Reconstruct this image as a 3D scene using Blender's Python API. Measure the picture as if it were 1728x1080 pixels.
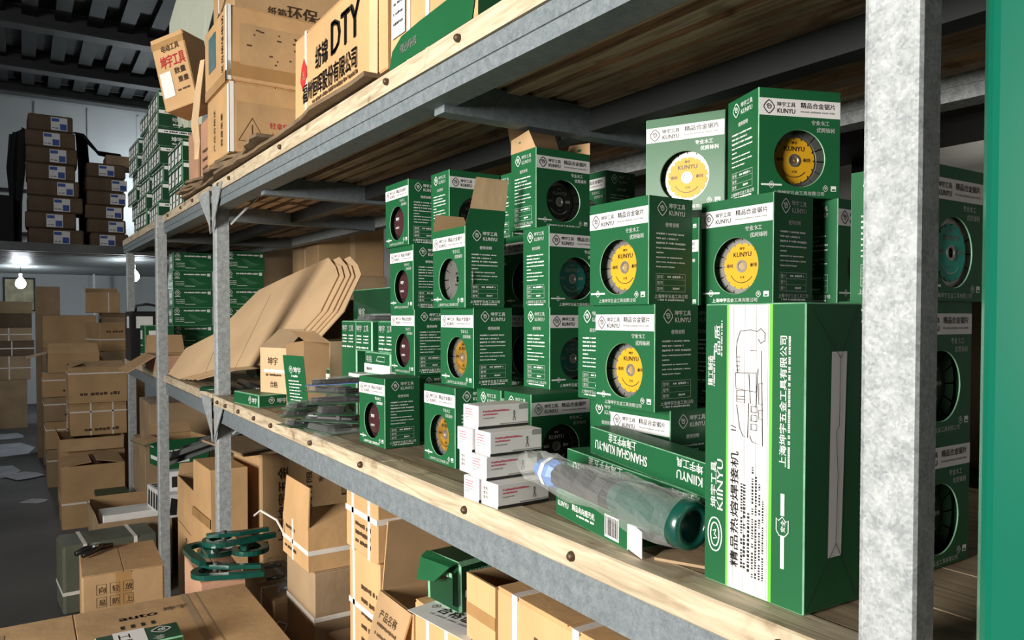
import bpy, bmesh, math, random, zlib
from mathutils import Matrix, Vector

for _o in list(bpy.data.objects):
    bpy.data.objects.remove(_o, do_unlink=True)
SC = bpy.context.scene
COL = SC.collection
R = math.radians
random.seed(7)

# ------------------------------------------------------------------ camera
cam = bpy.data.cameras.new('camera')
cam.sensor_width = 36.0
cam.lens = 36.0 * 1274.0 / 1728.0
cam.shift_y = 28.0 / 1728.0
cam.clip_start = 0.02
cam_ob = bpy.data.objects.new('camera', cam)
COL.objects.link(cam_ob)
cam_ob.location = (0, 0, 1.35)
cam_ob.rotation_euler = (R(90 - 1.43), 0, R(-32.97))
SC.camera = cam_ob

# ------------------------------------------------------------------ world, lights, exposure
world = bpy.data.worlds.new('warehouse_air')
SC.world = world
world.use_nodes = True
world.node_tree.nodes['Background'].inputs[0].default_value = (0.75, 0.85, 1.0, 1)
world.node_tree.nodes['Background'].inputs[1].default_value = 0.006
SC.view_settings.view_transform = 'Standard'
SC.view_settings.look = 'None'
SC.view_settings.exposure = 0.0
SC.view_settings.gamma = 1.0
SC.view_settings.use_curve_mapping = False
SC.cycles.max_bounces = 8
SC.cycles.transparent_max_bounces = 12


def area(name, loc, target, sx, sy, power, color):
    d = bpy.data.lights.new(name, 'AREA')
    d.shape = 'RECTANGLE'
    d.size, d.size_y, d.energy, d.color = sx, sy, power, color
    o = bpy.data.objects.new(name, d)
    COL.objects.link(o)
    o.location = loc
    o.rotation_euler = (Vector(target) - Vector(loc)).to_track_quat('-Z', 'Y').to_euler()
    return o


# daylight from the loading door across the aisle, and added unseen fill lights above the aisle
area('door_daylight', (-3.4, 0.35, 1.75), (0.6, 1.35, 1.50), 1.3, 1.3, 138, (1.0, 0.95, 0.87)).data.spread = R(112)
area('aisle_fill', (-1.1, -2.3, 2.9), (0.7, 1.2, 1.2), 1.2, 0.5, 14, (1.0, 0.93, 0.84))  # fill added for the faces turned to the near end
area('far_aisle_fill', (-1.7, 5.0, 3.9), (0.3, 9.3, 2.2), 1.2, 0.4, 30, (0.95, 0.97, 1.0))  # fill added for the far stacks and the mezzanine cartons

# ------------------------------------------------------------------ materials
MATS = {}


def nodes_of(m):
    m.use_nodes = True
    nt = m.node_tree
    return nt, nt.nodes, nt.links, nt.nodes['Principled BSDF']


def mat(name, col, rough=0.6, metal=0.0, var=0.12, scale=8.0, stretch=(1, 1, 1), bump=0.0, bscale=60.0, coat=0.0,
        emit=None, spec=0.5, trans=0.0, alpha=1.0, detail=4.0, col2=None):
    m = bpy.data.materials.new(name)
    nt, N, L, b = nodes_of(m)
    b.inputs['Roughness'].default_value = rough
    b.inputs['Metallic'].default_value = metal
    b.inputs['Specular IOR Level'].default_value = spec
    b.inputs['Coat Weight'].default_value = coat
    b.inputs['Coat Roughness'].default_value = 0.15
    b.inputs['Transmission Weight'].default_value = trans
    b.inputs['Alpha'].default_value = alpha
    tc = N.new('ShaderNodeTexCoord')
    mp = N.new('ShaderNodeMapping')
    mp.inputs['Scale'].default_value = stretch
    L.new(tc.outputs['Object'], mp.inputs[0])
    if var > 0:
        nz = N.new('ShaderNodeTexNoise')
        nz.inputs['Scale'].default_value = scale
        nz.inputs['Detail'].default_value = detail
        L.new(mp.outputs[0], nz.inputs['Vector'])
        rp = N.new('ShaderNodeValToRGB')
        rp.color_ramp.elements[0].position = 0.3
        rp.color_ramp.elements[1].position = 0.72
        lo = col2 if col2 else tuple(c * (1 - var) for c in col)
        hi = tuple(min(1, c * (1 + var)) for c in col)
        rp.color_ramp.elements[0].color = (*lo, 1)
        rp.color_ramp.elements[1].color = (*hi, 1)
        L.new(nz.outputs[0], rp.inputs[0])
        L.new(rp.outputs[0], b.inputs['Base Color'])
    else:
        b.inputs['Base Color'].default_value = (*col, 1)
    if bump > 0:
        n2 = N.new('ShaderNodeTexNoise')
        n2.inputs['Scale'].default_value = bscale
        n2.inputs['Detail'].default_value = 3
        L.new(mp.outputs[0], n2.inputs['Vector'])
        bp = N.new('ShaderNodeBump')
        bp.inputs['Strength'].default_value = bump
        bp.inputs['Distance'].default_value = 0.004
        L.new(n2.outputs[0], bp.inputs['Height'])
        L.new(bp.outputs[0], b.inputs['Normal'])
    if emit:
        b.inputs['Emission Color'].default_value = (*emit[0], 1)
        b.inputs['Emission Strength'].default_value = emit[1]
    MATS[name] = m
    return m


mat('card', (0.50, 0.32, 0.16), 0.75, var=0.2, scale=4, bump=0.6, bscale=18)
mat('card_warm', (0.60, 0.37, 0.175), 0.72, var=0.18, scale=4, bump=0.6, bscale=16)
mat('card_pale', (0.66, 0.46, 0.27), 0.72, var=0.10, scale=5, bump=0.25, bscale=30)
mat('card_dull', (0.36, 0.25, 0.145), 0.8, var=0.2, scale=5, bump=0.4, bscale=24)
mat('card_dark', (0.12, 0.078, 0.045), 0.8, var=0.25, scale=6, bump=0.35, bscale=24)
mat('card_old', (0.19, 0.13, 0.075), 0.85, var=0.3, scale=12, bump=0.6, bscale=30)
mat('card_inside', (0.45, 0.29, 0.15), 0.8, var=0.15, scale=9)
mat('card_pink', (0.55, 0.31, 0.20), 0.75, var=0.14, scale=6, bump=0.3)
mat('card_torn', (0.62, 0.47, 0.31), 0.9, var=0.3, scale=40, bump=0.8, bscale=120)
mat('tape', (0.42, 0.245, 0.10), 0.32, var=0.12, scale=14, spec=0.5)
mat('tape_white', (0.85, 0.84, 0.82), 0.4, var=0.08, scale=30)
mat('strap', (0.82, 0.78, 0.72), 0.45, var=0.06, scale=30)
mat('green', (0.011, 0.108, 0.038), 0.48, var=0.12, scale=6, coat=0.07, spec=0.35)
mat('green_edge', (0.20, 0.44, 0.27), 0.5, var=0.25, scale=60)
mat('green_top', (0.035, 0.10, 0.048), 0.55, var=0.5, scale=22, col2=(0.012, 0.07, 0.028))
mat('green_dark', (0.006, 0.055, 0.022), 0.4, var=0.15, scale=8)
mat('lime', (0.16, 0.62, 0.06), 0.4, var=0.04)
mat('white_card', (0.78, 0.76, 0.77), 0.65, spec=0.3, var=0.05, scale=10)
mat('white_print', (0.84, 0.86, 0.84), 0.5, var=0.05, scale=80)
mat('grey_print', (0.32, 0.32, 0.31), 0.5, var=0.1)
mat('black_print', (0.016, 0.016, 0.016), 0.5, var=0.1)
mat('brown_print', (0.085, 0.045, 0.02), 0.7, var=0.3, scale=60)
mat('red_print', (0.55, 0.03, 0.035), 0.6, var=0.12, scale=40)
mat('pink_print', (0.62, 0.10, 0.16), 0.6, var=0.1)
mat('blue_print', (0.03, 0.09, 0.36), 0.5, var=0.15, scale=30)
mat('teal_sticker', (0.07, 0.17, 0.20), 0.4, var=0.15, scale=30)
mat('yellow', (0.66, 0.35, 0.012), 0.55, var=0.08, scale=20)
mat('gold', (0.42, 0.22, 0.03), 0.4, metal=0.35, var=0.45, scale=60)
mat('maroon', (0.055, 0.018, 0.022), 0.25, var=0.15, scale=20, coat=0.4)
mat('teal', (0.006, 0.20, 0.155), 0.35, var=0.08, scale=20)
mat('teal_lit', (0.02, 0.62, 0.48), 0.35, var=0.06, scale=20)  # teal with light put into the colour, for one blade standing in shade
mat('teal_dark', (0.004, 0.05, 0.043), 0.35, var=0.2, scale=20)
mat('blade_steel', (0.52, 0.50, 0.48), 0.42, metal=0.9, var=0.15, scale=30)
mat('blade_dark', (0.16, 0.15, 0.145), 0.32, metal=0.8, var=0.2, scale=30)
mat('black_plastic', (0.012, 0.012, 0.013), 0.38, var=0.2, scale=20)
mat('black_cloth', (0.006, 0.006, 0.007), 0.8, var=0.3, scale=12, bump=0.5, bscale=20)
mat('tool_steel', (0.35, 0.36, 0.36), 0.35, metal=0.85, var=0.2, scale=20)
mat('rust_bolt', (0.10, 0.065, 0.04), 0.55, metal=0.6, var=0.3, scale=90)
mat('steel_dark', (0.024, 0.027, 0.028), 0.6, metal=0.2, var=0.25, scale=5)
mat('steel_mid', (0.13, 0.14, 0.14), 0.55, metal=0.3, var=0.2, scale=5)
mat('deck_steel', (0.17, 0.185, 0.19), 0.4, metal=0.5, var=0.15, scale=5)
mat('wall_paint', (0.55, 0.58, 0.59), 0.7, var=0.06, scale=1.2)
mat('wall_pale', (0.62, 0.62, 0.60), 0.7, var=0.06, scale=1.2)
mat('concrete', (0.10, 0.10, 0.098), 0.75, var=0.35, scale=1.4, bump=0.2, bscale=30, detail=8)
mat('joist_paint', (0.06, 0.062, 0.062), 0.6, var=0.15, scale=3)
mat('paper', (0.78, 0.78, 0.77), 0.7, var=0.06, scale=20)
mat('litter', (0.40, 0.42, 0.47), 0.7, var=0.2, scale=6, bump=0.3)
mat('wrap_green', (0.115, 0.125, 0.09), 0.55, var=0.18, scale=6, bump=0.5, bscale=18)
mat('tool_green', (0.006, 0.075, 0.055), 0.3, var=0.2, scale=25, coat=0.5)
mat('mint', (0.10, 0.50, 0.40), 0.35, var=0.06)
mat('blue_plastic', (0.10, 0.24, 0.62), 0.4, var=0.15, scale=40)
mat('glossy_green', (0.004, 0.13, 0.08), 0.22, var=0.12, scale=2.5, coat=0.8)
mat('bulb', (1, 1, 1), 0.5, var=0, emit=((0.95, 0.98, 1.0), 30))
mat('lit_picture', (0.55, 0.5, 0.3), 0.5, var=0.35, scale=9)


def clear_plastic(name, tint, rough, amount, facing=0.30):
    m = bpy.data.materials.new(name)
    nt, N, L, b = nodes_of(m)
    b.inputs['Base Color'].default_value = (*tint, 1)
    b.inputs['Roughness'].default_value = rough
    tr = N.new('ShaderNodeBsdfTransparent')
    tr.inputs[0].default_value = (*tint, 1)
    mx = N.new('ShaderNodeMixShader')
    fr = N.new('ShaderNodeLayerWeight')
    fr.inputs[0].default_value = 0.35
    nz = N.new('ShaderNodeTexNoise')
    nz.inputs['Scale'].default_value = 35
    bp = N.new('ShaderNodeBump')
    bp.inputs['Strength'].default_value = 0.45
    bp.inputs['Distance'].default_value = 0.003
    L.new(nz.outputs[0], bp.inputs['Height'])
    L.new(bp.outputs[0], b.inputs['Normal'])
    L.new(bp.outputs[0], fr.inputs['Normal'])
    ma = N.new('ShaderNodeMath')
    ma.operation = 'MULTIPLY_ADD'
    ma.inputs[1].default_value = facing
    ma.inputs[2].default_value = amount
    ma.use_clamp = True
    L.new(fr.outputs['Facing'], ma.inputs[0])
    L.new(ma.outputs[0], mx.inputs[0])
    L.new(tr.outputs[0], mx.inputs[1])
    L.new(b.outputs[0], mx.inputs[2])
    L.new(mx.outputs[0], N['Material Output'].inputs[0])
    MATS[name] = m


clear_plastic('clear_film', (0.95, 0.97, 0.96), 0.10, 0.03)
clear_plastic('blister_film', (0.93, 0.95, 0.95), 0.06, 0.02, 0.2)
clear_plastic('dusty_film', (0.72, 0.76, 0.66), 0.3, 0.45)


def galvanised(name, lo, hi, vscale):
    m = bpy.data.materials.new(name)
    nt, N, L, b = nodes_of(m)
    tc = N.new('ShaderNodeTexCoord')
    vo = N.new('ShaderNodeTexVoronoi')
    vo.inputs['Scale'].default_value = vscale
    vo.inputs['Randomness'].default_value = 1
    nz = N.new('ShaderNodeTexNoise')
    nz.inputs['Scale'].default_value = 60
    nz.inputs['Detail'].default_value = 8
    nz.inputs['Roughness'].default_value = 0.65
    L.new(tc.outputs['Object'], vo.inputs['Vector'])
    L.new(tc.outputs['Object'], nz.inputs['Vector'])
    mx = N.new('ShaderNodeMixRGB')
    mx.inputs[0].default_value = 0.76
    L.new(vo.outputs['Color'], mx.inputs[1])
    L.new(nz.outputs[0], mx.inputs[2])
    bw = N.new('ShaderNodeRGBToBW')
    L.new(mx.outputs[0], bw.inputs[0])
    rp = N.new('ShaderNodeValToRGB')
    rp.color_ramp.elements[0].position = 0.34
    rp.color_ramp.elements[1].position = 0.68
    rp.color_ramp.elements[0].color = (*lo, 1)
    rp.color_ramp.elements[1].color = (*hi, 1)
    L.new(bw.outputs[0], rp.inputs[0])
    L.new(rp.outputs[0], b.inputs['Base Color'])
    b.inputs['Metallic'].default_value = 0.15
    rr = N.new('ShaderNodeMapRange')
    rr.inputs[3].default_value = 0.5
    rr.inputs[4].default_value = 0.72
    L.new(bw.outputs[0], rr.inputs[0])
    L.new(rr.outputs[0], b.inputs['Roughness'])
    bp = N.new('ShaderNodeBump')
    bp.inputs['Strength'].default_value = 0.12
    bp.inputs['Distance'].default_value = 0.002
    L.new(nz.outputs[0], bp.inputs['Height'])
    L.new(bp.outputs[0], b.inputs['Normal'])
    MATS[name] = m


galvanised('galvanised', (0.25, 0.275, 0.29), (0.50, 0.53, 0.54), 420)
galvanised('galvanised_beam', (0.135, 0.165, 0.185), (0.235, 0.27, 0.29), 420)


def wood(name, lo, hi, stretch, rough=0.65):
    m = bpy.data.materials.new(name)
    nt, N, L, b = nodes_of(m)
    tc = N.new('ShaderNodeTexCoord')
    mp = N.new('ShaderNodeMapping')
    mp.inputs['Scale'].default_value = stretch
    L.new(tc.outputs['Object'], mp.inputs[0])
    nz = N.new('ShaderNodeTexNoise')
    nz.inputs['Scale'].default_value = 6
    nz.inputs['Detail'].default_value = 7
    nz.inputs['Distortion'].default_value = 1.2
    L.new(mp.outputs[0], nz.inputs['Vector'])
    rp = N.new('ShaderNodeValToRGB')
    rp.color_ramp.elements[0].position = 0.32
    rp.color_ramp.elements[1].position = 0.62
    rp.color_ramp.elements[0].color = (*lo, 1)
    rp.color_ramp.elements[1].color = (*hi, 1)
    L.new(nz.outputs[0], rp.inputs[0])
    n3 = N.new('ShaderNodeTexNoise')       # dirt and knots with a shape of their own
    n3.inputs['Scale'].default_value = 16
    n3.inputs['Detail'].default_value = 6
    L.new(tc.outputs['Object'], n3.inputs['Vector'])
    r3 = N.new('ShaderNodeValToRGB')
    r3.color_ramp.elements[0].position = 0.60
    r3.color_ramp.elements[1].position = 0.74
    r3.color_ramp.elements[0].color = (1, 1, 1, 1)
    r3.color_ramp.elements[1].color = (0.52, 0.46, 0.40, 1)
    L.new(n3.outputs[0], r3.inputs[0])
    mul = N.new('ShaderNodeMixRGB')
    mul.blend_type = 'MULTIPLY'
    mul.inputs[0].default_value = 1.0
    L.new(rp.outputs[0], mul.inputs[1])
    L.new(r3.outputs[0], mul.inputs[2])
    L.new(mul.outputs[0], b.inputs['Base Color'])
    b.inputs['Roughness'].default_value = rough
    bp = N.new('ShaderNodeBump')
    bp.inputs['Strength'].default_value = 0.25
    bp.inputs['Distance'].default_value = 0.002
    L.new(nz.outputs[0], bp.inputs['Height'])
    L.new(bp.outputs[0], b.inputs['Normal'])
    MATS[name] = m


wood('wood_pale', (0.38, 0.30, 0.20), (0.63, 0.53, 0.38), (14, 1.2, 14))
wood('wood_board', (0.19, 0.135, 0.08), (0.36, 0.27, 0.175), (10, 0.9, 10))
wood('wood_slat', (0.28, 0.19, 0.12), (0.60, 0.44, 0.29), (14, 0.9, 14))


# ------------------------------------------------------------------ mesh helpers
class MB:
    def __init__(self):
        self.v, self.f, self.mi, self.M = [], [], [], Matrix.Identity(4)

    def add(self, vs, fs, mi=0):
        o = len(self.v)
        self.v += [self.M @ Vector(p) for p in vs]
        for f in fs:
            self.f.append([o + i for i in f])
            self.mi.append(mi)
        return self

    def box(self, a, b, mi=0):
        x0, y0, z0 = a
        x1, y1, z1 = b
        return self.add([(x0, y0, z0), (x1, y0, z0), (x1, y1, z0), (x0, y1, z0), (x0, y0, z1), (x1, y0, z1), (x1, y1, z1), (x0, y1, z1)],
                        [(0, 3, 2, 1), (4, 5, 6, 7), (0, 1, 5, 4), (1, 2, 6, 5), (2, 3, 7, 6), (3, 0, 4, 7)], mi)

    def cbox(self, a, b, c=0.002, mi=0, em=None):
        """box with chamfered edges; em = material of the chamfers"""
        em = mi if em is None else em
        x0, y0, z0 = a
        x1, y1, z1 = b
        c = min(c, (x1 - x0) / 3, (y1 - y0) / 3, (z1 - z0) / 3)
        V, idx = [], {}
        for sx in (0, 1):
            for sy in (0, 1):
                for sz in (0, 1):
                    P = ((x0, x1)[sx], (y0, y1)[sy], (z0, z1)[sz])
                    d = (c if sx == 0 else -c, c if sy == 0 else -c, c if sz == 0 else -c)
                    for ax in range(3):  # vertex lying on the face of axis ax
                        q = [P[i] + (0 if i == ax else d[i]) for i in range(3)]
                        idx[(sx, sy, sz, ax)] = len(V)
                        V.append(q)
        o = len(self.v)
        self.v += [self.M @ Vector(p) for p in V]

        def face(keys, m):
            ids = [idx[k] for k in keys]
            ps = [Vector(V[i]) for i in ids]
            n = (ps[1] - ps[0]).cross(ps[2] - ps[0])
            cen = sum(ps, Vector()) / len(ps) - Vector(((x0 + x1) / 2, (y0 + y1) / 2, (z0 + z1) / 2))
            if n.dot(cen) < 0:
                ids = ids[::-1]
            self.f.append([o + i for i in ids])
            self.mi.append(m)
        for ax in range(3):
            for s in (0, 1):
                ks = []
                for (p, q) in ((0, 0), (1, 0), (1, 1), (0, 1)):
                    k = [0, 0, 0]
                    k[ax] = s
                    k[(ax + 1) % 3] = p
                    k[(ax + 2) % 3] = q
                    ks.append((*k, ax))
                face(ks, mi)
        for ax in range(3):
            a1, a2 = (ax + 1) % 3, (ax + 2) % 3
            for p in (0, 1):
                for q in (0, 1):
                    k0, k1 = [0, 0, 0], [0, 0, 0]
                    k0[a1] = k1[a1] = p
                    k0[a2] = k1[a2] = q
                    k1[ax] = 1
                    face([(*k0, a1), (*k1, a1), (*k1, a2), (*k0, a2)], em)
        for sx in (0, 1):
            for sy in (0, 1):
                for sz in (0, 1):
                    face([(sx, sy, sz, 0), (sx, sy, sz, 1), (sx, sy, sz, 2)], em)
        return self

    def cyl(self, p0, p1, r0, r1=None, n=12, mi=0, cap=True):
        r1 = r0 if r1 is None else r1
        p0, p1 = Vector(p0), Vector(p1)
        d = (p1 - p0).normalized()
        a = d.orthogonal().normalized()
        b = d.cross(a)
        vs = []
        for p, r in ((p0, r0), (p1, r1)):
            for i in range(n):
                t = 2 * math.pi * i / n
                vs.append(p + a * (r * math.cos(t)) + b * (r * math.sin(t)))
        fs = [(i, (i + 1) % n, n + (i + 1) % n, n + i) for i in range(n)]
        if cap:
            fs += [tuple(range(n))[::-1], tuple(range(n, 2 * n))]
        return self.add(vs, fs, mi)

    def tube(self, pts, r, n=6, mi=0, closed=False):
        pts = [Vector(p) for p in pts]
        rs = r if isinstance(r, (list, tuple)) else [r] * len(pts)
        vs, m = [], len(pts)
        up = None
        for i, p in enumerate(pts):
            if closed:
                d = pts[(i + 1) % m] - pts[i - 1]
            else:
                d = pts[min(i + 1, m - 1)] - pts[max(i - 1, 0)]
            d.normalize()
            if up is None:
                up = d.orthogonal().normalized()
            up = (up - d * up.dot(d))
            up = up.normalized() if up.length > 1e-6 else d.orthogonal().normalized()
            b = d.cross(up)
            for k in range(n):
                t = 2 * math.pi * k / n
                vs.append(p + up * (rs[i] * math.cos(t)) + b * (rs[i] * math.sin(t)))
        fs = []
        for i in range(m if closed else m - 1):
            j = (i + 1) % m
            for k in range(n):
                fs.append((i * n + k, i * n + (k + 1) % n, j * n + (k + 1) % n, j * n + k))
        if not closed:
            fs += [tuple(range(n))[::-1], tuple((m - 1) * n + k for k in range(n))]
        return self.add(vs, fs, mi)

    def prism(self, poly, t, mi=0):
        """poly: points in local XY, extruded from z=0 to z=t"""
        n = len(poly)
        vs = [(p[0], p[1], 0) for p in poly] + [(p[0], p[1], t) for p in poly]
        fs = [tuple(range(n))[::-1], tuple(range(n, 2 * n))] + [(i, (i + 1) % n, n + (i + 1) % n, n + i) for i in range(n)]
        return self.add(vs, fs, mi)

    def lathe(self, prof, n=20, mi=0):
        """prof: (r, z) pairs round local Z"""
        vs = [(r * math.cos(2 * math.pi * k / n), r * math.sin(2 * math.pi * k / n), z) for r, z in prof for k in range(n)]
        fs = []
        for i in range(len(prof) - 1):
            for k in range(n):
                fs.append((i * n + k, i * n + (k + 1) % n, (i + 1) * n + (k + 1) % n, (i + 1) * n + k))
        return self.add(vs, fs, mi)

    def mesh(self, name, mats, smooth=False):
        me = bpy.data.meshes.new(name)
        me.from_pydata([tuple(p) for p in self.v], [], self.f)
        for m in mats:
            me.materials.append(MATS[m])
        me.polygons.foreach_set('material_index', self.mi)
        if smooth:
            me.polygons.foreach_set('use_smooth', [True] * len(self.f))
        me.update()
        return me

    def build(self, name, mats, parent=None, smooth=False, M=None):
        if isinstance(mats, str):
            mats = [mats]
        return link(name, self.mesh(name, mats, smooth), parent, M)


def link(name, me, parent=None, M=None):
    o = bpy.data.objects.new(name, me)
    COL.objects.link(o)
    if parent:
        o.parent = parent
    if M is not None:
        o.matrix_local = M
    return o


def tag(o, label, cat=None, group=None, kind=None):
    if label:
        o['label'] = label
    if cat:
        o['category'] = cat
    if group:
        o['group'] = group
    if kind:
        o['kind'] = kind
    return o


def empty(name, loc, rz=0.0, label=None, cat=None, group=None, rx=0.0, ry=0.0):
    o = bpy.data.objects.new(name, None)
    o.empty_display_size = 0.05
    COL.objects.link(o)
    o.location = loc
    o.rotation_euler = (R(rx), R(ry), R(rz))
    return tag(o, label, cat, group)


def structure(o):
    o['kind'] = 'structure'
    return o


# ------------------------------------------------------------------ lettering
GLYPHS = {}


def glyphs(s):
    """flat lettering, 1 unit high, baseline at y=0: (verts, faces, width)"""
    if s not in GLYPHS:
        cu = bpy.data.curves.new('t', 'FONT')
        cu.body = s
        cu.size = 1.0
        cu.resolution_u = 2
        ob = bpy.data.objects.new('t', cu)
        COL.objects.link(ob)
        dg = bpy.context.evaluated_depsgraph_get()
        me = ob.evaluated_get(dg).to_mesh()
        vs = [(v.co.x, v.co.y) for v in me.vertices]
        fs = [tuple(p.vertices) for p in me.polygons]
        ob.evaluated_get(dg).to_mesh_clear()
        bpy.data.objects.remove(ob, do_unlink=True)
        bpy.data.curves.remove(cu)
        w = max([v[0] for v in vs], default=1.0)
        GLYPHS[s] = (vs, fs, w)
    return GLYPHS[s]


class Print:
    """collects flat print on a plane given by origin o, u right, v up, n out"""

    def __init__(self, mats):
        self.mb, self.mats = MB(), mats

    def frame(self, o, u, v, lift=0.0004):
        u, v = Vector(u), Vector(v)
        n = u.cross(v).normalized()
        M = Matrix.Identity(4)
        for i in range(3):
            M[i][0], M[i][1], M[i][2], M[i][3] = u[i], v[i], n[i], (Vector(o) + n * lift)[i]
        self.mb.M = M
        return self

    def _m(self, m):
        if m not in self.mats:
            self.mats.append(m)
        return self.mats.index(m)

    def text(self, s, x, y, h, m, w=None, rot=0, align='l', bold=0.0):
        vs, fs, gw = glyphs(s)
        k = h
        kx = (w / gw) if w else h
        ca, sa = math.cos(R(rot)), math.sin(R(rot))
        tw = gw * kx
        ox = {'l': 0, 'c': -tw / 2, 'r': -tw}[align]
        out = []
        for (a, b) in vs:
            a, b = a * kx + ox, b * k
            out.append((x + a * ca - b * sa, y + a * sa + b * ca, 0.00012))
        self.mb.add(out, fs, self._m(m))
        dx, dy = 0.035 * h * ca, 0.035 * h * sa        # struck twice: heavy strokes
        self.mb.add([(p[0] + dx - dy * .6, p[1] + dy + dx * .6, p[2]) for p in out], fs, self._m(m))
        return self

    def rect(self, x0, y0, x1, y1, m, z=0.0):
        self.mb.add([(x0, y0, z), (x1, y0, z), (x1, y1, z), (x0, y1, z)], [(0, 1, 2, 3)], self._m(m))
        return self

    def poly(self, pts, m, z=0.0):
        self.mb.add([(p[0], p[1], z) for p in pts], [tuple(range(len(pts)))], self._m(m))
        return self

    def stroke(self, pts, w, m, closed=False, z=0.0002):
        n = len(pts)
        L, Rr = [], []
        for i, p in enumerate(pts):
            a = pts[i - 1] if (i > 0 or closed) else p
            b = pts[(i + 1) % n] if (i < n - 1 or closed) else p
            d = Vector((b[0] - a[0], b[1] - a[1]))
            d = d.normalized() if d.length > 0 else Vector((1, 0))
            nx, ny = -d.y * w / 2, d.x * w / 2
            L.append((p[0] + nx, p[1] + ny, z))
            Rr.append((p[0] - nx, p[1] - ny, z))
        vs = L + Rr
        fs = [(n + i, n + (i + 1) % n, (i + 1) % n, i) for i in range(n if closed else n - 1)]
        self.mb.add(vs, fs, self._m(m))
        return self

    def words(self, x, y, w, h, m, seed=0, gap=0.35):
        """one line of text too small to read, as a row of short marks"""
        rnd = random.Random(seed)
        t = 0.0
        while t < w:
            k = h * rnd.choice((0.5, 0.7, 0.9, 0.9))
            a = y + (h * rnd.uniform(0, 0.2))
            self.rect(x + t, a, min(x + t + k, x + w), y + h * rnd.uniform(0.75, 1), m, 0.0002)
            t += k + h * gap * (2.2 if rnd.random() < 0.14 else 0.6)
        return self

    def logo(self, x, y, s, m):
        """rounded diamond with a spiral"""
        dia = []
        for k in range(24):
            t = 2 * math.pi * k / 24
            c, q = math.cos(t), math.sin(t)
            r = s * 0.5 / (abs(c) ** 1.25 + abs(q) ** 1.25) ** (1 / 1.25)
            dia.append((x + r * c, y + r * q * 1.12))
        self.stroke(dia, s * 0.075, m, True)
        sp = []
        for k in range(22):
            t = k / 21 * 2.9 * math.pi
            r = s * (0.06 + 0.19 * k / 21)
            sp.append((x + r * math.cos(t), y + r * math.sin(t)))
        self.stroke(sp, s * 0.07, m)
        return self

    def build(self, name, parent):
        if not self.mb.f:
            return None
        return self.mb.build(name, self.mats, parent)

# ------------------------------------------------------------------ the warehouse
structure(MB().box((-4.2, -4, -0.1), (2.6, 14.2, 0)).build('floor', 'concrete'))
wb = structure(MB().box((-4.2, 14.0, 0), (2.6, 14.2, 4.9)).build('wall_back', 'wall_paint'))
for i in range(9):   # cover strips between the wall sheets
    x = -3.4 + i * 0.72
    MB().box((x, 13.985, 0), (x + 0.03, 14.0, 4.7)).build('joint_strip', 'wall_paint', wb)
structure(MB().box((2.4, -4, 0), (2.6, 14.0, 4.9)).build('wall_right', 'wall_pale'))
structure(MB().box((-4.2, 5.0, 0), (-4.0, 14.0, 4.9)).build('wall_left', 'wall_pale'))
ceil = structure(MB().box((-4.2, -4, 4.95), (2.6, 14.2, 5.0)).build('ceiling', 'steel_dark'))
for y in (13.55, 12.2, 10.4, 8.6):      # deep steel joists
    mb = MB().box((-4.2, y, 4.72), (2.6, y + 0.22, 4.745)).box((-4.2, y + 0.09, 4.745), (2.6, y + 0.13, 4.93)).box((-4.2, y, 4.93), (2.6, y + 0.22, 4.95))
    mb.build('joist', 'joist_paint', ceil)
for i in range(15):                      # ribs of the deck above the joists
    x = -2.6 + i * 0.33
    MB().prism([(x, 5.0), (x + 0.16, 5.0), (x + 0.16, 13.9), (x, 13.9)], 0.07).build('deck_rib', 'steel_dark', ceil).location.z = 4.86

# far mezzanine shelf with a corrugated steel deck
mz = empty('mezzanine_shelf', (0.3, 9.2, 0), 0, 'far steel mezzanine shelf with corrugated deck carrying the dark brown cartons', 'shelf')


def mzp(mb, name, m):
    o = mb.build(name, m, mz)
    o.matrix_parent_inverse = Matrix.Translation((-0.3, -9.2, 0))
    return o


mzp(MB().box((-4.0, 9.15, 2.03), (2.3, 9.22, 2.12)), 'edge_beam', 'steel_mid')
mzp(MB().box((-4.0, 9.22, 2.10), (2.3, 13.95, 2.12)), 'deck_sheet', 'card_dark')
for i in range(24):
    y = 9.3 + i * 0.19
    mb = MB()
    vs = [(-4.0, y, 2.09), (-4.0, y + 0.02, 2.025), (-4.0, y + 0.07, 2.025), (-4.0, y + 0.09, 2.09), (2.3, y, 2.09), (2.3, y + 0.02, 2.025), (2.3, y + 0.07, 2.025), (2.3, y + 0.09, 2.09)]
    mb.add(vs, [(0, 1, 5, 4), (1, 2, 6, 5), (2, 3, 7, 6), (0, 4, 7, 3), (0, 3, 2, 1), (4, 5, 6, 7)])
    mzp(mb, 'deck_rib', 'deck_steel')
for x in (-2.6, 1.9):
    mzp(MB().box((x, 9.2, 0), (x + 0.09, 9.29, 2.03)), 'column', 'steel_mid')
mzp(MB().box((0.93, 13.4, 0), (0.96, 13.43, 2.04)), 'column', 'white_card')
mzp(MB().box((-4.0, 13.9, 2.62), (0.2, 13.95, 2.67)), 'rail', 'steel_dark')
mzp(MB().box((-4.0, 13.9, 3.28), (0.2, 13.95, 3.33)), 'rail', 'steel_dark')

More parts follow.
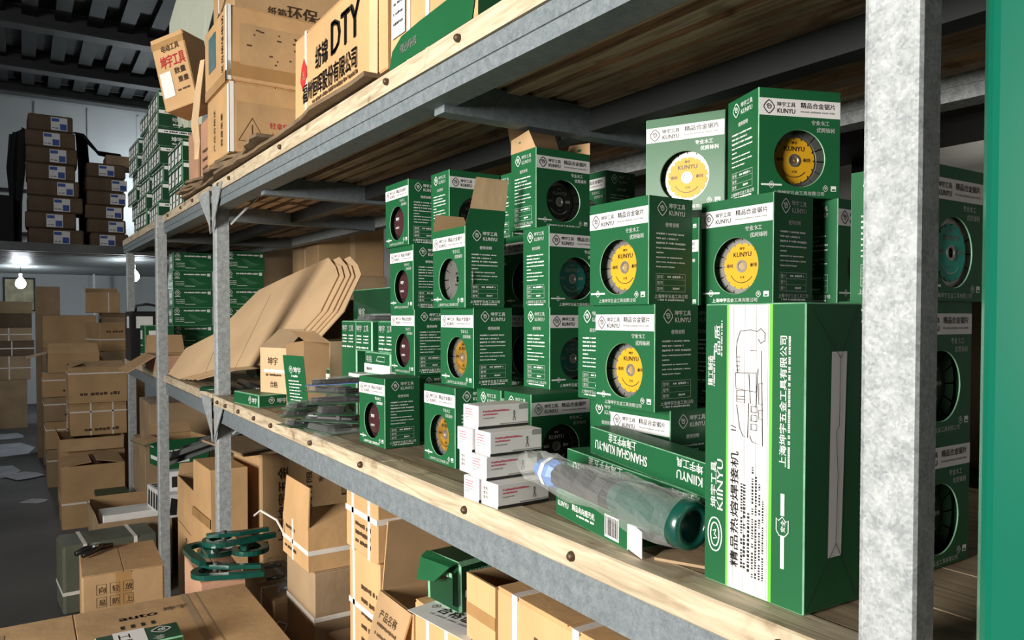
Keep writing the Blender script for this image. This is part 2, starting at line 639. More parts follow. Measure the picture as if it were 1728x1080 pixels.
# lit bulbs below the mezzanine; the one above is added, hidden, for the back wall
for (x, y, z, p, lab) in ((-0.01, 11.6, 1.80, 170, 'bare glowing bulb hanging in front of the framed picture on the far wall'),
                          (1.075, 9.6, 1.835, 110, 'bare glowing bulb shining beside the end post of the rack'),
                          (1.75, 13.2, 3.3, 230, 'added hidden bulb above the mezzanine lighting the back wall, behind the small green boxes')):
    e = empty('light_bulb', (x, y, z), 0, lab, 'lamp')
    MB().lathe([(0, -0.075), (0.03, -0.068), (0.055, -0.04), (0.06, 0.0), (0.045, 0.035), (0.022, 0.06), (0.02, 0.07)], 14).build('glass', 'bulb', e, True)
    MB().cyl((0, 0, 0.06), (0, 0, 0.12), 0.021).build('socket', 'white_card', e)
    MB().cyl((0, 0, 0.12), (0, 0, (2.02 if z < 2 else 4.9) - z), 0.004, n=5).build('cord', 'black_plastic', e)
    d = bpy.data.lights.new('bulb_light', 'POINT')
    d.energy, d.color, d.shadow_soft_size = p, (0.86, 0.95, 1.0), 0.07
    lo = bpy.data.objects.new('bulb_light', d)
    COL.objects.link(lo)
    lo.parent = e

pic = empty('framed_picture', (-0.03, 13.95, 1.45), 0, 'dark framed yellowish picture hung on the far pale wall', 'picture')
MB().box((-0.19, 0, 0.02), (0.19, 0.01, 0.5)).build('picture_sheet', 'lit_picture', pic)
mb = MB().box((-0.21, -0.015, 0), (-0.185, 0.015, 0.52)).box((0.185, -0.015, 0), (0.21, 0.015, 0.52)).box((-0.185, -0.015, 0), (0.185, 0.015, 0.025)).box((-0.185, -0.015, 0.495), (0.185, 0.015, 0.52))
mb.build('frame', 'steel_dark', pic)

# ------------------------------------------------------------------ the storage rack
S1, H1 = 1.087, 0.033          # top of the lower shelf, thickness of its boards
SLOPE = 0.0143                 # the upper shelf climbs a little towards its far end


def zu(y):
    return 1.777 + SLOPE * (y - 0.93)


rack = empty('storage_rack', (0.9, 2.7, 0), 0, 'galvanised steel storage rack with wooden shelf boards along the aisle', 'rack')
RI = Matrix.Translation((-0.9, -2.7, 0))


def rk(mb, name, m, smooth=False):
    o = mb.build(name, m, rack, smooth)
    o.matrix_parent_inverse = RI
    return o


Y0, Y1 = -0.35, 5.42


def sloped(mb, x0, x1, ya, yb, za, zb):
    """bar following the upper shelf; za, zb measured from its top"""
    vs = []
    for y in (ya, yb):
        for (x, z) in ((x0, za), (x1, za), (x1, zb), (x0, zb)):
            vs.append((x, y, zu(y) + z))
    return mb.add(vs, [(0, 1, 2, 3), (7, 6, 5, 4), (0, 4, 5, 1), (1, 5, 6, 2), (2, 6, 7, 3), (3, 7, 4, 0)])


def channel_post(y, x, top, w=0.045, d=0.028, t=0.003):
    mb = MB()
    mb.M = Matrix.Translation((x, y, 0))
    # folded C section with rounded front corners, its web to the aisle
    r = 0.005
    out = [(d, 0), (r, 0), (r * .3, r * .3), (0, r), (0, w - r), (r * .3, w - r * .3), (r, w), (d, w), (d, w - 0.012), (d - t, w - 0.012), (d - t, w - t),
           (t + r * .5, w - t), (t, w - r), (t, r), (t + r * .5, t), (d - t, t), (d - t, 0.012), (d, 0.012)]
    mb.prism(out, top)
    return rk(mb, 'post', 'galvanised')


channel_post(0.30, 0.545, 2.6)
channel_post(2.70, 0.553, zu(2.7) + 0.012, 0.045, 0.045)
channel_post(3.78, 0.517, zu(3.8) + 0.0, 0.045, 0.045)
channel_post(5.28, 0.553, zu(5.3) - 0.03, 0.045, 0.045)
for y in (0.30, 2.70, 5.28):
    channel_post(y, 1.235, 2.6 if y < 1 else zu(y), 0.045, 0.03)

# long beams: folded sections with a step along the face
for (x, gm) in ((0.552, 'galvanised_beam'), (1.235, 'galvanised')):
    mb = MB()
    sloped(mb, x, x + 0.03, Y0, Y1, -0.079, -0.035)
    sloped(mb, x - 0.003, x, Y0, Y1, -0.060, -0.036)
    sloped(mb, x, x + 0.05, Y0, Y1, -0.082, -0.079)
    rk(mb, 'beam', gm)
    mb = MB().box((x, Y0, S1 - 0.085), (x + 0.03, Y1, S1 - 0.036)).box((x - 0.002, Y0, S1 - 0.060), (x, Y1, S1 - 0.038)).box((x, Y0, S1 - 0.088), (x + 0.05, Y1, S1 - 0.085))
    rk(mb, 'beam', gm)
mb = MB()
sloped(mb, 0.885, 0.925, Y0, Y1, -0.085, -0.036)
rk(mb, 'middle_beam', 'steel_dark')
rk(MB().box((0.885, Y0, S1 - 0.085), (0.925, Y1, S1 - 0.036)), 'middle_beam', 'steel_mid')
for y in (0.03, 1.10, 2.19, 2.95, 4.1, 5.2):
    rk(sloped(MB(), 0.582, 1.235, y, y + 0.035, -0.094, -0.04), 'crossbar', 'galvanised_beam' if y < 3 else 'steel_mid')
    rk(MB().box((0.582, y, S1 - 0.085), (1.235, y + 0.035, S1 - 0.04)), 'crossbar', 'steel_mid')

# upper deck: front batten and open slats running along the rack
rk(sloped(MB(), 0.546, 0.60, Y0, 2.69, -0.034, 0), 'front_batten', 'wood_pale')
rk(sloped(MB(), 0.546, 0.60, 2.76, Y1, -0.034, 0), 'front_batten', 'wood_pale')
x = 0.61
k = 0
rs = random.Random(3)
while x < 1.25:
    w = rs.choice((0.022, 0.03, 0.036))
    for (a, b) in ((Y0, 2.71), (2.73, Y1)):
        dz = rs.uniform(-0.014, 0)
        rk(sloped(MB(), x, x + w, a, b, -0.034 + dz, -0.002 + dz), 'slat', 'wood_slat')
    x += w + rs.choice((0.014, 0.020, 0.026))

# lower deck: front batten and boards
rk(MB().cbox((0.538, Y0, S1 - H1), (0.585, 1.28, S1), 0.002), 'front_batten', 'wood_pale')
rk(MB().cbox((0.540, 1.284, S1 - H1), (0.585, 2.69, S1), 0.002), 'front_batten', 'wood_pale')
rk(MB().cbox((0.546, 2.76, S1 - H1), (0.585, Y1, S1), 0.002), 'front_batten', 'wood_pale')
x = 0.587
for w in (0.105, 0.12, 0.10, 0.12, 0.11, 0.095):
    for (a, b) in ((Y0, 1.9), (1.903, 3.6), (3.603, Y1)):
        rk(MB().cbox((x, a, S1 - H1), (x + w - 0.002, b, S1 - 0.0005 * (int(x * 1000) % 3)), 0.0015), 'shelf_board', 'wood_board')
    x += w

# screws along both battens
ups = [(y, zu(y) - 0.016) for y in (0.62, 0.985, 1.245, 1.9, 2.45, 2.6, 3.05, 3.3, 3.62)]
los = [(y, S1 - 0.017) for y in (0.41, 0.70, 0.955, 1.36, 1.66, 1.98, 2.15, 2.33, 2.5, 2.62)]
scr = MB().lathe([(0.0, -0.0075), (0.0035, -0.007), (0.006, -0.004), (0.0065, 0.0), (0.0045, 0.001), (0.0045, 0.004)], 10).mesh('screw', ['rust_bolt'], True)
for (y, z) in ups + los:
    o = link('screw', scr, rack)
    o.matrix_parent_inverse = RI
    o.matrix_basis = Matrix.Translation((0.539 if z < 1.2 else 0.545, y, z)) @ Matrix.Rotation(R(90), 4, 'Y')

# bent sheet gussets that tie the beams to the middle post
for z in (zu(2.7) - 0.035, S1 - 0.035):
    for (a, b) in (((0.546, 2.545), (0.546, 2.695)), ((0.546, 2.75), (0.546, 2.93))):
        ya, yb = a[1], b[1]
        tip = 2.71 if ya < 2.7 else 2.735
        mb = MB()
        t = 0.003
        tri = [(ya, z + 0.02), (yb, z + 0.02), (yb if ya < 2.7 else ya, z - 0.10), (tip, z - 0.13)]
        vs = [(0.545, p, q) for p, q in tri] + [(0.545 - t, p, q) for p, q in tri]
        mb.add(vs, [(0, 1, 2, 3), (7, 6, 5, 4), (0, 4, 5, 1), (1, 5, 6, 2), (2, 6, 7, 3), (3, 7, 4, 0)])
        rk(mb, 'gusset', 'galvanised')
    rk(MB().cyl((0.60, 2.68, z - 0.10), (0.68, 2.60, z), 0.004, n=6), 'brace_rod', 'galvanised')

# ------------------------------------------------------------------ blade boxes
BW, BD, BH = 0.12, 0.08, 0.14
HC, HR = 0.051, 0.0375         # hole centre height and radius


def blade_body():
    """folded carton: green panels, pale worn edges, round window in the front (-Y)"""
    mb = MB()
    x0, x1, y0, y1, c = -BW / 2, BW / 2, -BD / 2, BD / 2, 0.0009
    mb.add([(x0, y0 + c, 0), (x0, y1 - c, 0), (x0, y1 - c, BH), (x0, y0 + c, BH)], [(3, 2, 1, 0)], 0)
    mb.add([(x1, y0 + c, 0), (x1, y1 - c, 0), (x1, y1 - c, BH), (x1, y0 + c, BH)], [(0, 1, 2, 3)], 0)
    mb.add([(x0 + c, y1, 0), (x1 - c, y1, 0), (x1 - c, y1, BH), (x0 + c, y1, BH)], [(3, 2, 1, 0)], 0)
    for (ax, ay, bx, by) in ((x0 + c, y0, x0, y0 + c), (x1, y0 + c, x1 - c, y0), (x0, y1 - c, x0 + c, y1), (x1 - c, y1, x1, y1 - c)):
        mb.add([(ax, ay, 0), (bx, by, 0), (bx, by, BH), (ax, ay, BH)], [(3, 2, 1, 0)], 1)
    mb.add([(x0 + c, y0, BH), (x1 - c, y0, BH), (x1, y0 + c, BH), (x1, y1 - c, BH), (x1 - c, y1, BH), (x0 + c, y1, BH), (x0, y1 - c, BH), (x0, y0 + c, BH)], [tuple(range(8))], 2)
    mb.add([(x0, y0, 0.0002), (x1, y0, 0.0002), (x1, y1, 0.0002), (x0, y1, 0.0002)], [(3, 2, 1, 0)], 0)
    front_ring(mb, x0 + c, x1 - c, y0)
    return mb.mesh('carton', ['green', 'green_edge', 'green_top', 'card_inside'])


def front_ring(mb, x0, x1, y0, top=BH):
    n = 40
    circ = [(HR * math.cos(2 * math.pi * k / n), HC + HR * math.sin(2 * math.pi * k / n)) for k in range(n)]
    ext = []
    for (cx, cz) in circ:
        dx, dz = cx, cz - HC
        s = min((x1 if dx > 0 else -x0) / abs(dx) if abs(dx) > 1e-9 else 1e9, ((top - HC) if dz > 0 else HC) / abs(dz) if abs(dz) > 1e-9 else 1e9)
        ext.append((dx * s, HC + dz * s))
    corners = [(x1, top), (x0, top), (x0, 0), (x1, 0)]
    vs = [(a, y0, b) for a, b in circ] + [(a, y0, b) for a, b in ext] + [(a, y0, b) for a, b in corners]
    fs = []
    for k in range(n):
        j = (k + 1) % n
        e0, e1 = ext[k], ext[j]
        f = [k, n + k, n + j, j]
        for ci, c in enumerate(corners):
            if abs(e0[0] - e1[0]) > 1e-7 and abs(e0[1] - e1[1]) > 1e-7 and ((abs(c[0] - e0[0]) < 1e-6 or abs(c[1] - e0[1]) < 1e-6) and (abs(c[0] - e1[0]) < 1e-6 or abs(c[1] - e1[1]) < 1e-6)):
                f = [k, n + k, 2 * n + ci, n + j, j]
        fs.append(tuple(f))
    mb.add(vs, fs, 0)
    # raw board edge of the window
    vs = [(a, y0, b) for a, b in circ] + [(a * .985, y0 + 0.0012, HC + (b - HC) * .985) for a, b in circ]
    mb.add(vs, [(k, (k + 1) % n, n + (k + 1) % n, n + k) for k in range(n)], 1)


def banner():
    p = Print([])
    p.frame((-BW / 2, -BD / 2, 0), (1, 0, 0), (0, 0, 1), 0.0003)
    p.rect(0.0008, 0.105, BW - 0.0008, 0.127, 'white_card', -0.0001)
    return p.mb.mesh('banner', p.mats)


def banner_print():
    p = Print([])
    p.frame((-BW / 2, -BD / 2, 0), (1, 0, 0), (0, 0, 1), 0.0003)
    p.logo(0.0145, 0.116, 0.0155, 'black_print')
    p.text('坤宇工具', 0.0255, 0.1172, 0.0068, 'black_print')
    p.text('KUNYU', 0.0258, 0.1085, 0.0085, 'black_print', 0.0262)
    p.text('精品合金锯片', 0.060, 0.1170, 0.0078, 'black_print', 0.051)
    p.words(0.060, 0.1105, 0.050, 0.0024, 'grey_print', 5)
    return p.mb.mesh('lettering', p.mats)


def front_print():
    p = Print([])
    p.frame((-BW / 2, -BD / 2, 0), (1, 0, 0), (0, 0, 1), 0.0003)
    p.text('专业木工', 0.076, 0.0955, 0.0068, 'white_print')
    p.text('优质锋利', 0.084, 0.0865, 0.0068, 'white_print')
    p.rect(0.004, 0.0145, 0.034, 0.0168, 'white_print')
    p.logo(0.019, 0.0156, 0.008, 'white_print')
    p.logo(0.098, 0.013, 0.0075, 'white_print')
    p.rect(0.106, 0.0095, 0.114, 0.0165, 'white_print')
    p.rect(0.1075, 0.0105, 0.1125, 0.0125, 'green', 0.0003)
    p.text('上海坤宇五金工具有限公司', 0.021, 0.0035, 0.0058, 'white_print', 0.075)
    return p.mb.mesh('lettering', p.mats)


def side_print(sx):
    p = Print([])
    if sx > 0:
        p.frame((BW / 2, -BD / 2, 0), (0, 1, 0), (0, 0, 1), 0.0003)
    else:
        p.frame((-BW / 2, BD / 2, 0), (0, -1, 0), (0, 0, 1), 0.0003)
    p.logo(0.0235, 0.1245, 0.0165, 'white_print')
    p.text('坤宇工具', 0.035, 0.1258, 0.0075, 'white_print', 0.030)
    p.text('KUNYU', 0.0355, 0.1165, 0.0088, 'white_print', 0.029)
    p.text('使用说明', 0.029, 0.1015, 0.0062, 'white_print')
    for i, (w, h) in enumerate(((.050, .0026), (.039, .0026), (.054, .0030), (.053, .0021), (.013, .0022), (.047, .0021), (.052, .0021), (.033, .0021))):
        p.words(0.013, 0.0905 - i * 0.0061, w, h, 'white_print', 10 + i)
    for (a, b, c, d) in ((0.013, 0.0165, 0.066, 0.0168), (0.013, 0.0398, 0.066, 0.0401), (0.013, 0.0165, 0.0133, 0.0401), (0.0657, 0.0165, 0.066, 0.0401), (0.013, 0.0248, 0.066, 0.0250), (0.013, 0.0322, 0.066, 0.0324), (0.0265, 0.0165, 0.0267, 0.0401)):
        p.rect(a, b, c, d, 'white_print')
    for z in (0.0185, 0.0262, 0.0338):
        p.text('型号', 0.0145, z, 0.0048, 'white_print', 0.0105)
    p.words(0.033, 0.0343, 0.028, 0.0036, 'white_print', 3)
    p.words(0.043, 0.0192, 0.012, 0.0032, 'white_print', 4)
    p.text('上海坤宇五金工具公司', 0.010, 0.0083, 0.0056, 'white_print', 0.060)
    p.words(0.016, 0.0043, 0.048, 0.0028, 'white_print', 6)
    return p.mb.mesh('lettering', p.mats)


def blade_mesh(kind):
    """segmented blade: steel rim with slots, printed label, hub; axis along -Y"""
    mb = MB()
    mb.M = Matrix.Rotation(R(90), 4, 'X')     # local z -> -y
    ro, ri, ns = 0.052, 0.034, 16
    rim_m, lab_m = {'yellow': (0, 1), 'teal': (3, 1), 'teal_lit': (0, 1), 'gold': (0, 1), 'maroon': (3, 1), 'dark': (3, 1), 'silver': (0, 1)}[kind]
    for s in range(ns):
        a0, a1 = 2 * math.pi * (s + 0.05) / ns, 2 * math.pi * (s + 0.95) / ns
        pts = [(ro * math.cos(a0 + (a1 - a0) * q / 4), ro * math.sin(a0 + (a1 - a0) * q / 4)) for q in range(5)]
        pts += [(ri * math.cos(a1 - (a1 - a0) * q / 4), ri * math.sin(a1 - (a1 - a0) * q / 4)) for q in range(5)]
        mb.prism(pts, 0.0022, rim_m)
    mb.cyl((0, 0, 0), (0, 0, 0.0018), ri + 0.0005, n=40, mi=rim_m)
    n = 96
    lab = []
    for k in range(n):
        t = 2 * math.pi * k / n
        r = 0.0305 - (0.0028 if (k % 6) == 0 else 0.0)
        lab.append((r * math.cos(t), r * math.sin(t)))
    if kind in ('maroon',):
        mb.lathe([(0.0355, 0.002), (0.033, 0.006), (0.026, 0.011), (0.014, 0.0135), (0.001, 0.0142)], 36, 1)
    else:
        mb.prism(lab, 0.0030, 1)
    mb.lathe([(0.0085, 0.003), (0.0085, 0.0042), (0.006, 0.0042), (0.0052, 0.0030), (0.001, 0.0030)], 24, 2)
    lm = {'yellow': 'yellow', 'teal': 'teal', 'teal_lit': 'teal_lit', 'gold': 'gold', 'maroon': 'maroon', 'dark': 'black_plastic', 'silver': 'blade_steel'}[kind]
    return mb.mesh('blade', ['blade_steel', lm, 'blade_steel', 'blade_dark'])


def blade_print(kind):
    p = Print([])
    c = 'black_print' if kind in ('yellow', 'gold', 'silver') else 'white_print'
    lift = 0.0145 if kind == 'maroon' else 0.0032
    p.frame((0, 0, 0), (1, 0, 0), (0, 0, 1), lift)
    if kind in ('maroon', 'silver'):
        p.text('坤宇', 0, 0.006, 0.008, c, align='c')
        p.text('KUNYU', 0, -0.012, 0.006, c, 0.017, align='c')
    else:
        p.text('坤宇', 0, 0.0215, 0.0045, c, align='c')
        p.text('KUNYU', 0, 0.0125, 0.0088, c, 0.030, align='c')
        p.text('锋利', -0.026, -0.001, 0.0055, c)
        p.text('耐用', 0.0135, -0.001, 0.0055, c)
        p.text('114', 0, -0.0165, 0.005, c, align='c')
        p.stroke([(0.020 * math.cos(R(t)), -0.004 + 0.018 * math.sin(R(t))) for t in range(205, 340, 15)], 0.0009, c)
    return p.mb.mesh('lettering', p.mats)


ME = dict(body=blade_body(), banner=banner(), bprint=banner_print(), front=front_print(), sr=side_print(1), sl=side_print(-1))
for k in ('yellow', 'teal', 'teal_lit', 'gold', 'maroon', 'dark', 'silver'):
    ME['b_' + k] = blade_mesh(k)
    ME['p_' + k] = blade_print(k)


def corner(near, rot, sx, sy):
    """centre of a footprint sx by sy whose near aisle-side corner is given, turned by rot degrees about it"""
    c, s = math.cos(R(rot)), math.sin(R(rot))
    return near[0] + c * sx / 2 - s * sy / 2, near[1] + s * sx / 2 + c * sy / 2


def blade_box(near, level, face, kind, label, rot=0.0, z=None, shift=0.0, body=True, depth=0.0165):
    """face 'A': window to the aisle, 'B': window towards the near end"""
    sx, sy = (BD, BW) if face == 'A' else (BW, BD)
    cx, cy = corner(near, rot, sx, sy)
    z = S1 + level * BH + 0.0005 if z is None else z
    e = empty('blade_box', (cx, cy, z), rot + (-90 if face == 'A' else 0), label, 'box', 'green saw blade boxes on the lower shelf')
    if body:
        link('carton', ME['body'], e)
    link('lettering', ME['bprint'], link('banner', ME['banner'], e))
    link('lettering', ME['front'], e)
    if face == 'A':
        link('lettering', ME['sr'], e)
    else:
        link('lettering', ME['sl'], e)
    b = link('blade', ME['b_' + kind], e)
    b.location = (shift, -BD / 2 + depth, HC)
    link('lettering', ME['p_' + kind], b)
    return e


# column near the middle of the shelf, window to the aisle
blade_box((0.712, 0.716), 0, 'A', 'yellow', 'green blade box standing behind the two tilted long boxes with upside-down lettering')
blade_box((0.684, 0.7165), 1, 'A', 'yellow', 'green blade box with yellow blade, middle of the column left of the tall white-striped box')
blade_box((0.676, 0.720), 2, 'A', 'yellow', 'green blade box with yellow blade, top of the column left of the tall white-striped box')
blade_box((0.74, 0.838), 0, 'B', 'dark', 'green blade box squeezed in behind the tilted long boxes, text side to the aisle')
blade_box((0.72, 0.843), 1, 'B', 'dark', 'green blade box half hidden behind the middle yellow-blade box, text side to the aisle')
# column behind the tall box
blade_box((0.79, 0.617), 2, 'A', 'yellow', 'green blade box with yellow blade just above the tall white-striped box')
blade_box((0.795, 0.70), 1, 'B', 'dark', 'green blade box mostly hidden behind the tall white-striped box, printed side showing')
blade_box((0.797, 0.66), 0, 'A', 'dark', 'green blade box at the very bottom behind the tall white-striped box')
blade_box((0.801, 0.650), 3, 'B', 'yellow', 'green blade box with shaded yellow blade on top, right beside the near post', rot=-20.5)
blade_box((0.846, 0.745), 3, 'A', 'yellow', 'pale gleaming green blade box with bright yellow blade on top, turned to the camera', rot=25)
blade_box((0.905, 0.605), 2, 'B', 'dark', 'green blade box wedged between the yellow-blade box and the near post')
blade_box((0.905, 0.61), 1, 'B', 'dark', 'green blade box below the wedged one beside the near post')
blade_box((0.905, 0.61), 0, 'B', 'dark', 'lowest green blade box in the dark beside the near post')
blade_box((0.762, 0.414), 2, 'B', 'teal_lit', 'green blade box with teal blade coloured as if lit seen right of the near post', shift=0.0, depth=0.007)
blade_box((0.745, 0.416), 1, 'B', 'dark', 'shaded green blade box under the teal blade box right of the near post')
blade_box((0.745, 0.416), 0, 'B', 'dark', 'lowest shaded green blade box right of the near post')
# middle columns, window towards the near end
blade_box((0.753, 1.043), 1, 'B', 'teal', 'green blade box with dark teal blade in the middle of the shelf, lower of two')
blade_box((0.7565, 1.050), 2, 'B', 'teal', 'green blade box with dark teal blade in the middle of the shelf, upper of two')
blade_box((0.676, 0.987), 0, 'B', 'dark', 'green blade box standing on the shelf right behind the white boxes')
blade_box((0.672, 1.0705), 0, 'B', 'dark', 'green blade box second behind the white boxes, dusty top showing')
# columns left of the middle
blade_box((0.6375, 1.131), 2, 'A', 'silver', 'open green blade box with raised tan flap and a loose steel blade inside', shift=0.01)
blade_box((0.655, 1.133), 1, 'A', 'gold', 'green blade box with golden brown blade under the open flapped box')
blade_box((0.628, 1.150), 0, 'A', 'gold', 'green blade box with large brown blade on the shelf left of the white boxes')
blade_box((0.70, 1.262), 1, 'B', 'dark', 'green blade box behind the golden blade box, text strip to the aisle')
blade_box((0.70, 1.262), 2, 'B', 'dark', 'green blade box behind the open flapped box, text strip to the aisle')
blade_box((0.722, 1.345), 3, 'B', 'dark', 'green blade box with black blade on top behind the open tan flap')
blade_box((0.845, 1.30), 3, 'B', 'dark', 'green blade box on top between the tan flap and the open-lidded box')
blade_box((0.80, 1.136), 2, 'A', 'dark', 'green blade box in shade between the open flapped box and the teal blade boxes')
blade_box((0.80, 1.136), 1, 'A', 'dark', 'green blade box in deep shade beside the golden blade box')
blade_box((0.697, 1.483), 3, 'A', 'maroon', 'green blade box with maroon disc, top of the far left column')
blade_box((0.704, 1.475), 2, 'A', 'maroon', 'green blade box with maroon disc, second from the top of the far left column')
blade_box((0.697, 1.455), 1, 'A', 'maroon', 'green blade box with maroon disc, third from the top of the far left column')
blade_box((0.71, 1.46), 0, 'A', 'dark', 'green blade box at the foot of the far left column, hidden behind the front box')
blade_box((0.606, 1.402), 0, 'A', 'maroon', 'green blade box with maroon disc standing alone in front on the wooden shelf', rot=3)
blade_box((0.86, 1.26), 0, 'B', 'dark', 'green blade box on the shelf deep behind the golden blade box')
blade_box((0.86, 1.26), 1, 'B', 'dark', 'green blade box deep in the stack behind the text strips, second level')
blade_box((0.86, 1.26), 2, 'B', 'dark', 'green blade box deep in the stack behind the text strips, third level')
# dark row at the back
blade_box((0.99, 1.18), 3, 'A', 'dark', 'dark green blade box at the back right of the open-lidded box')
blade_box((1.05, 0.985), 3, 'A', 'dark', 'dark green blade box at the back nearest the pale blade box')
for lv in (0, 1, 2):
    blade_box((0.99, 1.18), lv, 'A', 'dark', ('lowest', 'second', 'third')[lv] + ' green blade box of the shaded back column, left one')
    blade_box((1.05, 0.985), lv, 'A', 'dark', ('lowest', 'second', 'third')[lv] + ' green blade box of the shaded back column, right one')


def bent_flap(name, parent, quads, mats, t=0.0006):
    """flap of board from consecutive quads; each is four points"""
    mb = MB()
    for q, mi in quads:
        a, b, c, d = [Vector(p) for p in q]
        n = (b - a).cross(d - a).normalized() * t
        mb.add([a, b, c, d], [(0, 1, 2, 3)], mi[0])
        mb.add([a - n, b - n, c - n, d - n], [(3, 2, 1, 0)], mi[1])
    return mb.build(name, mats, parent)


# open box on top, its three lid flaps up
ob = blade_box((0.755, 1.087), 3, 'B', 'dark', 'open-lidded green blade box on top with brown flaps standing up')
w, d = BW / 2, BD / 2
bent_flap('lid_flap', ob, [(((w * .96, d, BH), (-w * .96, d, BH), (-w * .90, d + .020, BH + .050), (w * .90, d + .020, BH + .050)), (1, 0)),
                           (((w * .90, d + .020, BH + .050), (-w * .90, d + .020, BH + .050), (-w * .80, d + .030, BH + .088), (w * .80, d + .030, BH + .088)), (1, 0))], ['card_inside', 'card_dull'])
bent_flap('side_flap', ob, [(((-w, -d, BH), (-w, d, BH), (-w - .004, d * .8, BH + .024), (-w - .004, -d * .6, BH + .032)), (0, 1))], ['green', 'card_inside'])
bent_flap('side_flap', ob, [(((w, d, BH), (w, -d, BH), (w + .006, -d * .8, BH + .024), (w + .006, d * .75, BH + .030)), (1, 0))], ['green', 'card_inside'])
# flaps of the open flapped box (local +X is the near side, local -Y the aisle)
ob = [o for o in COL.objects if o.get('label', '').startswith('open green blade box with raised tan')][0]
bent_flap('lid_flap', ob, [(((w, -d, BH), (w, d, BH), (w + .004, d, BH + .030), (w + .004, -d * .8, BH + .030)), (0, 1)),
                           (((w + .004, -d * .8, BH + .030), (w + .004, d, BH + .030), (w + .016, d * .96, BH + .082), (w + .016, -d * .66, BH + .082)), (1, 1))], ['green', 'card_pale'])
bent_flap('dust_flap', ob, [(((-w, -d, BH), (-w, d, BH), (-w - .012, d * .8, BH + .034), (-w - .012, -d * .7, BH + .034)), (1, 0))], ['green', 'card_inside'])

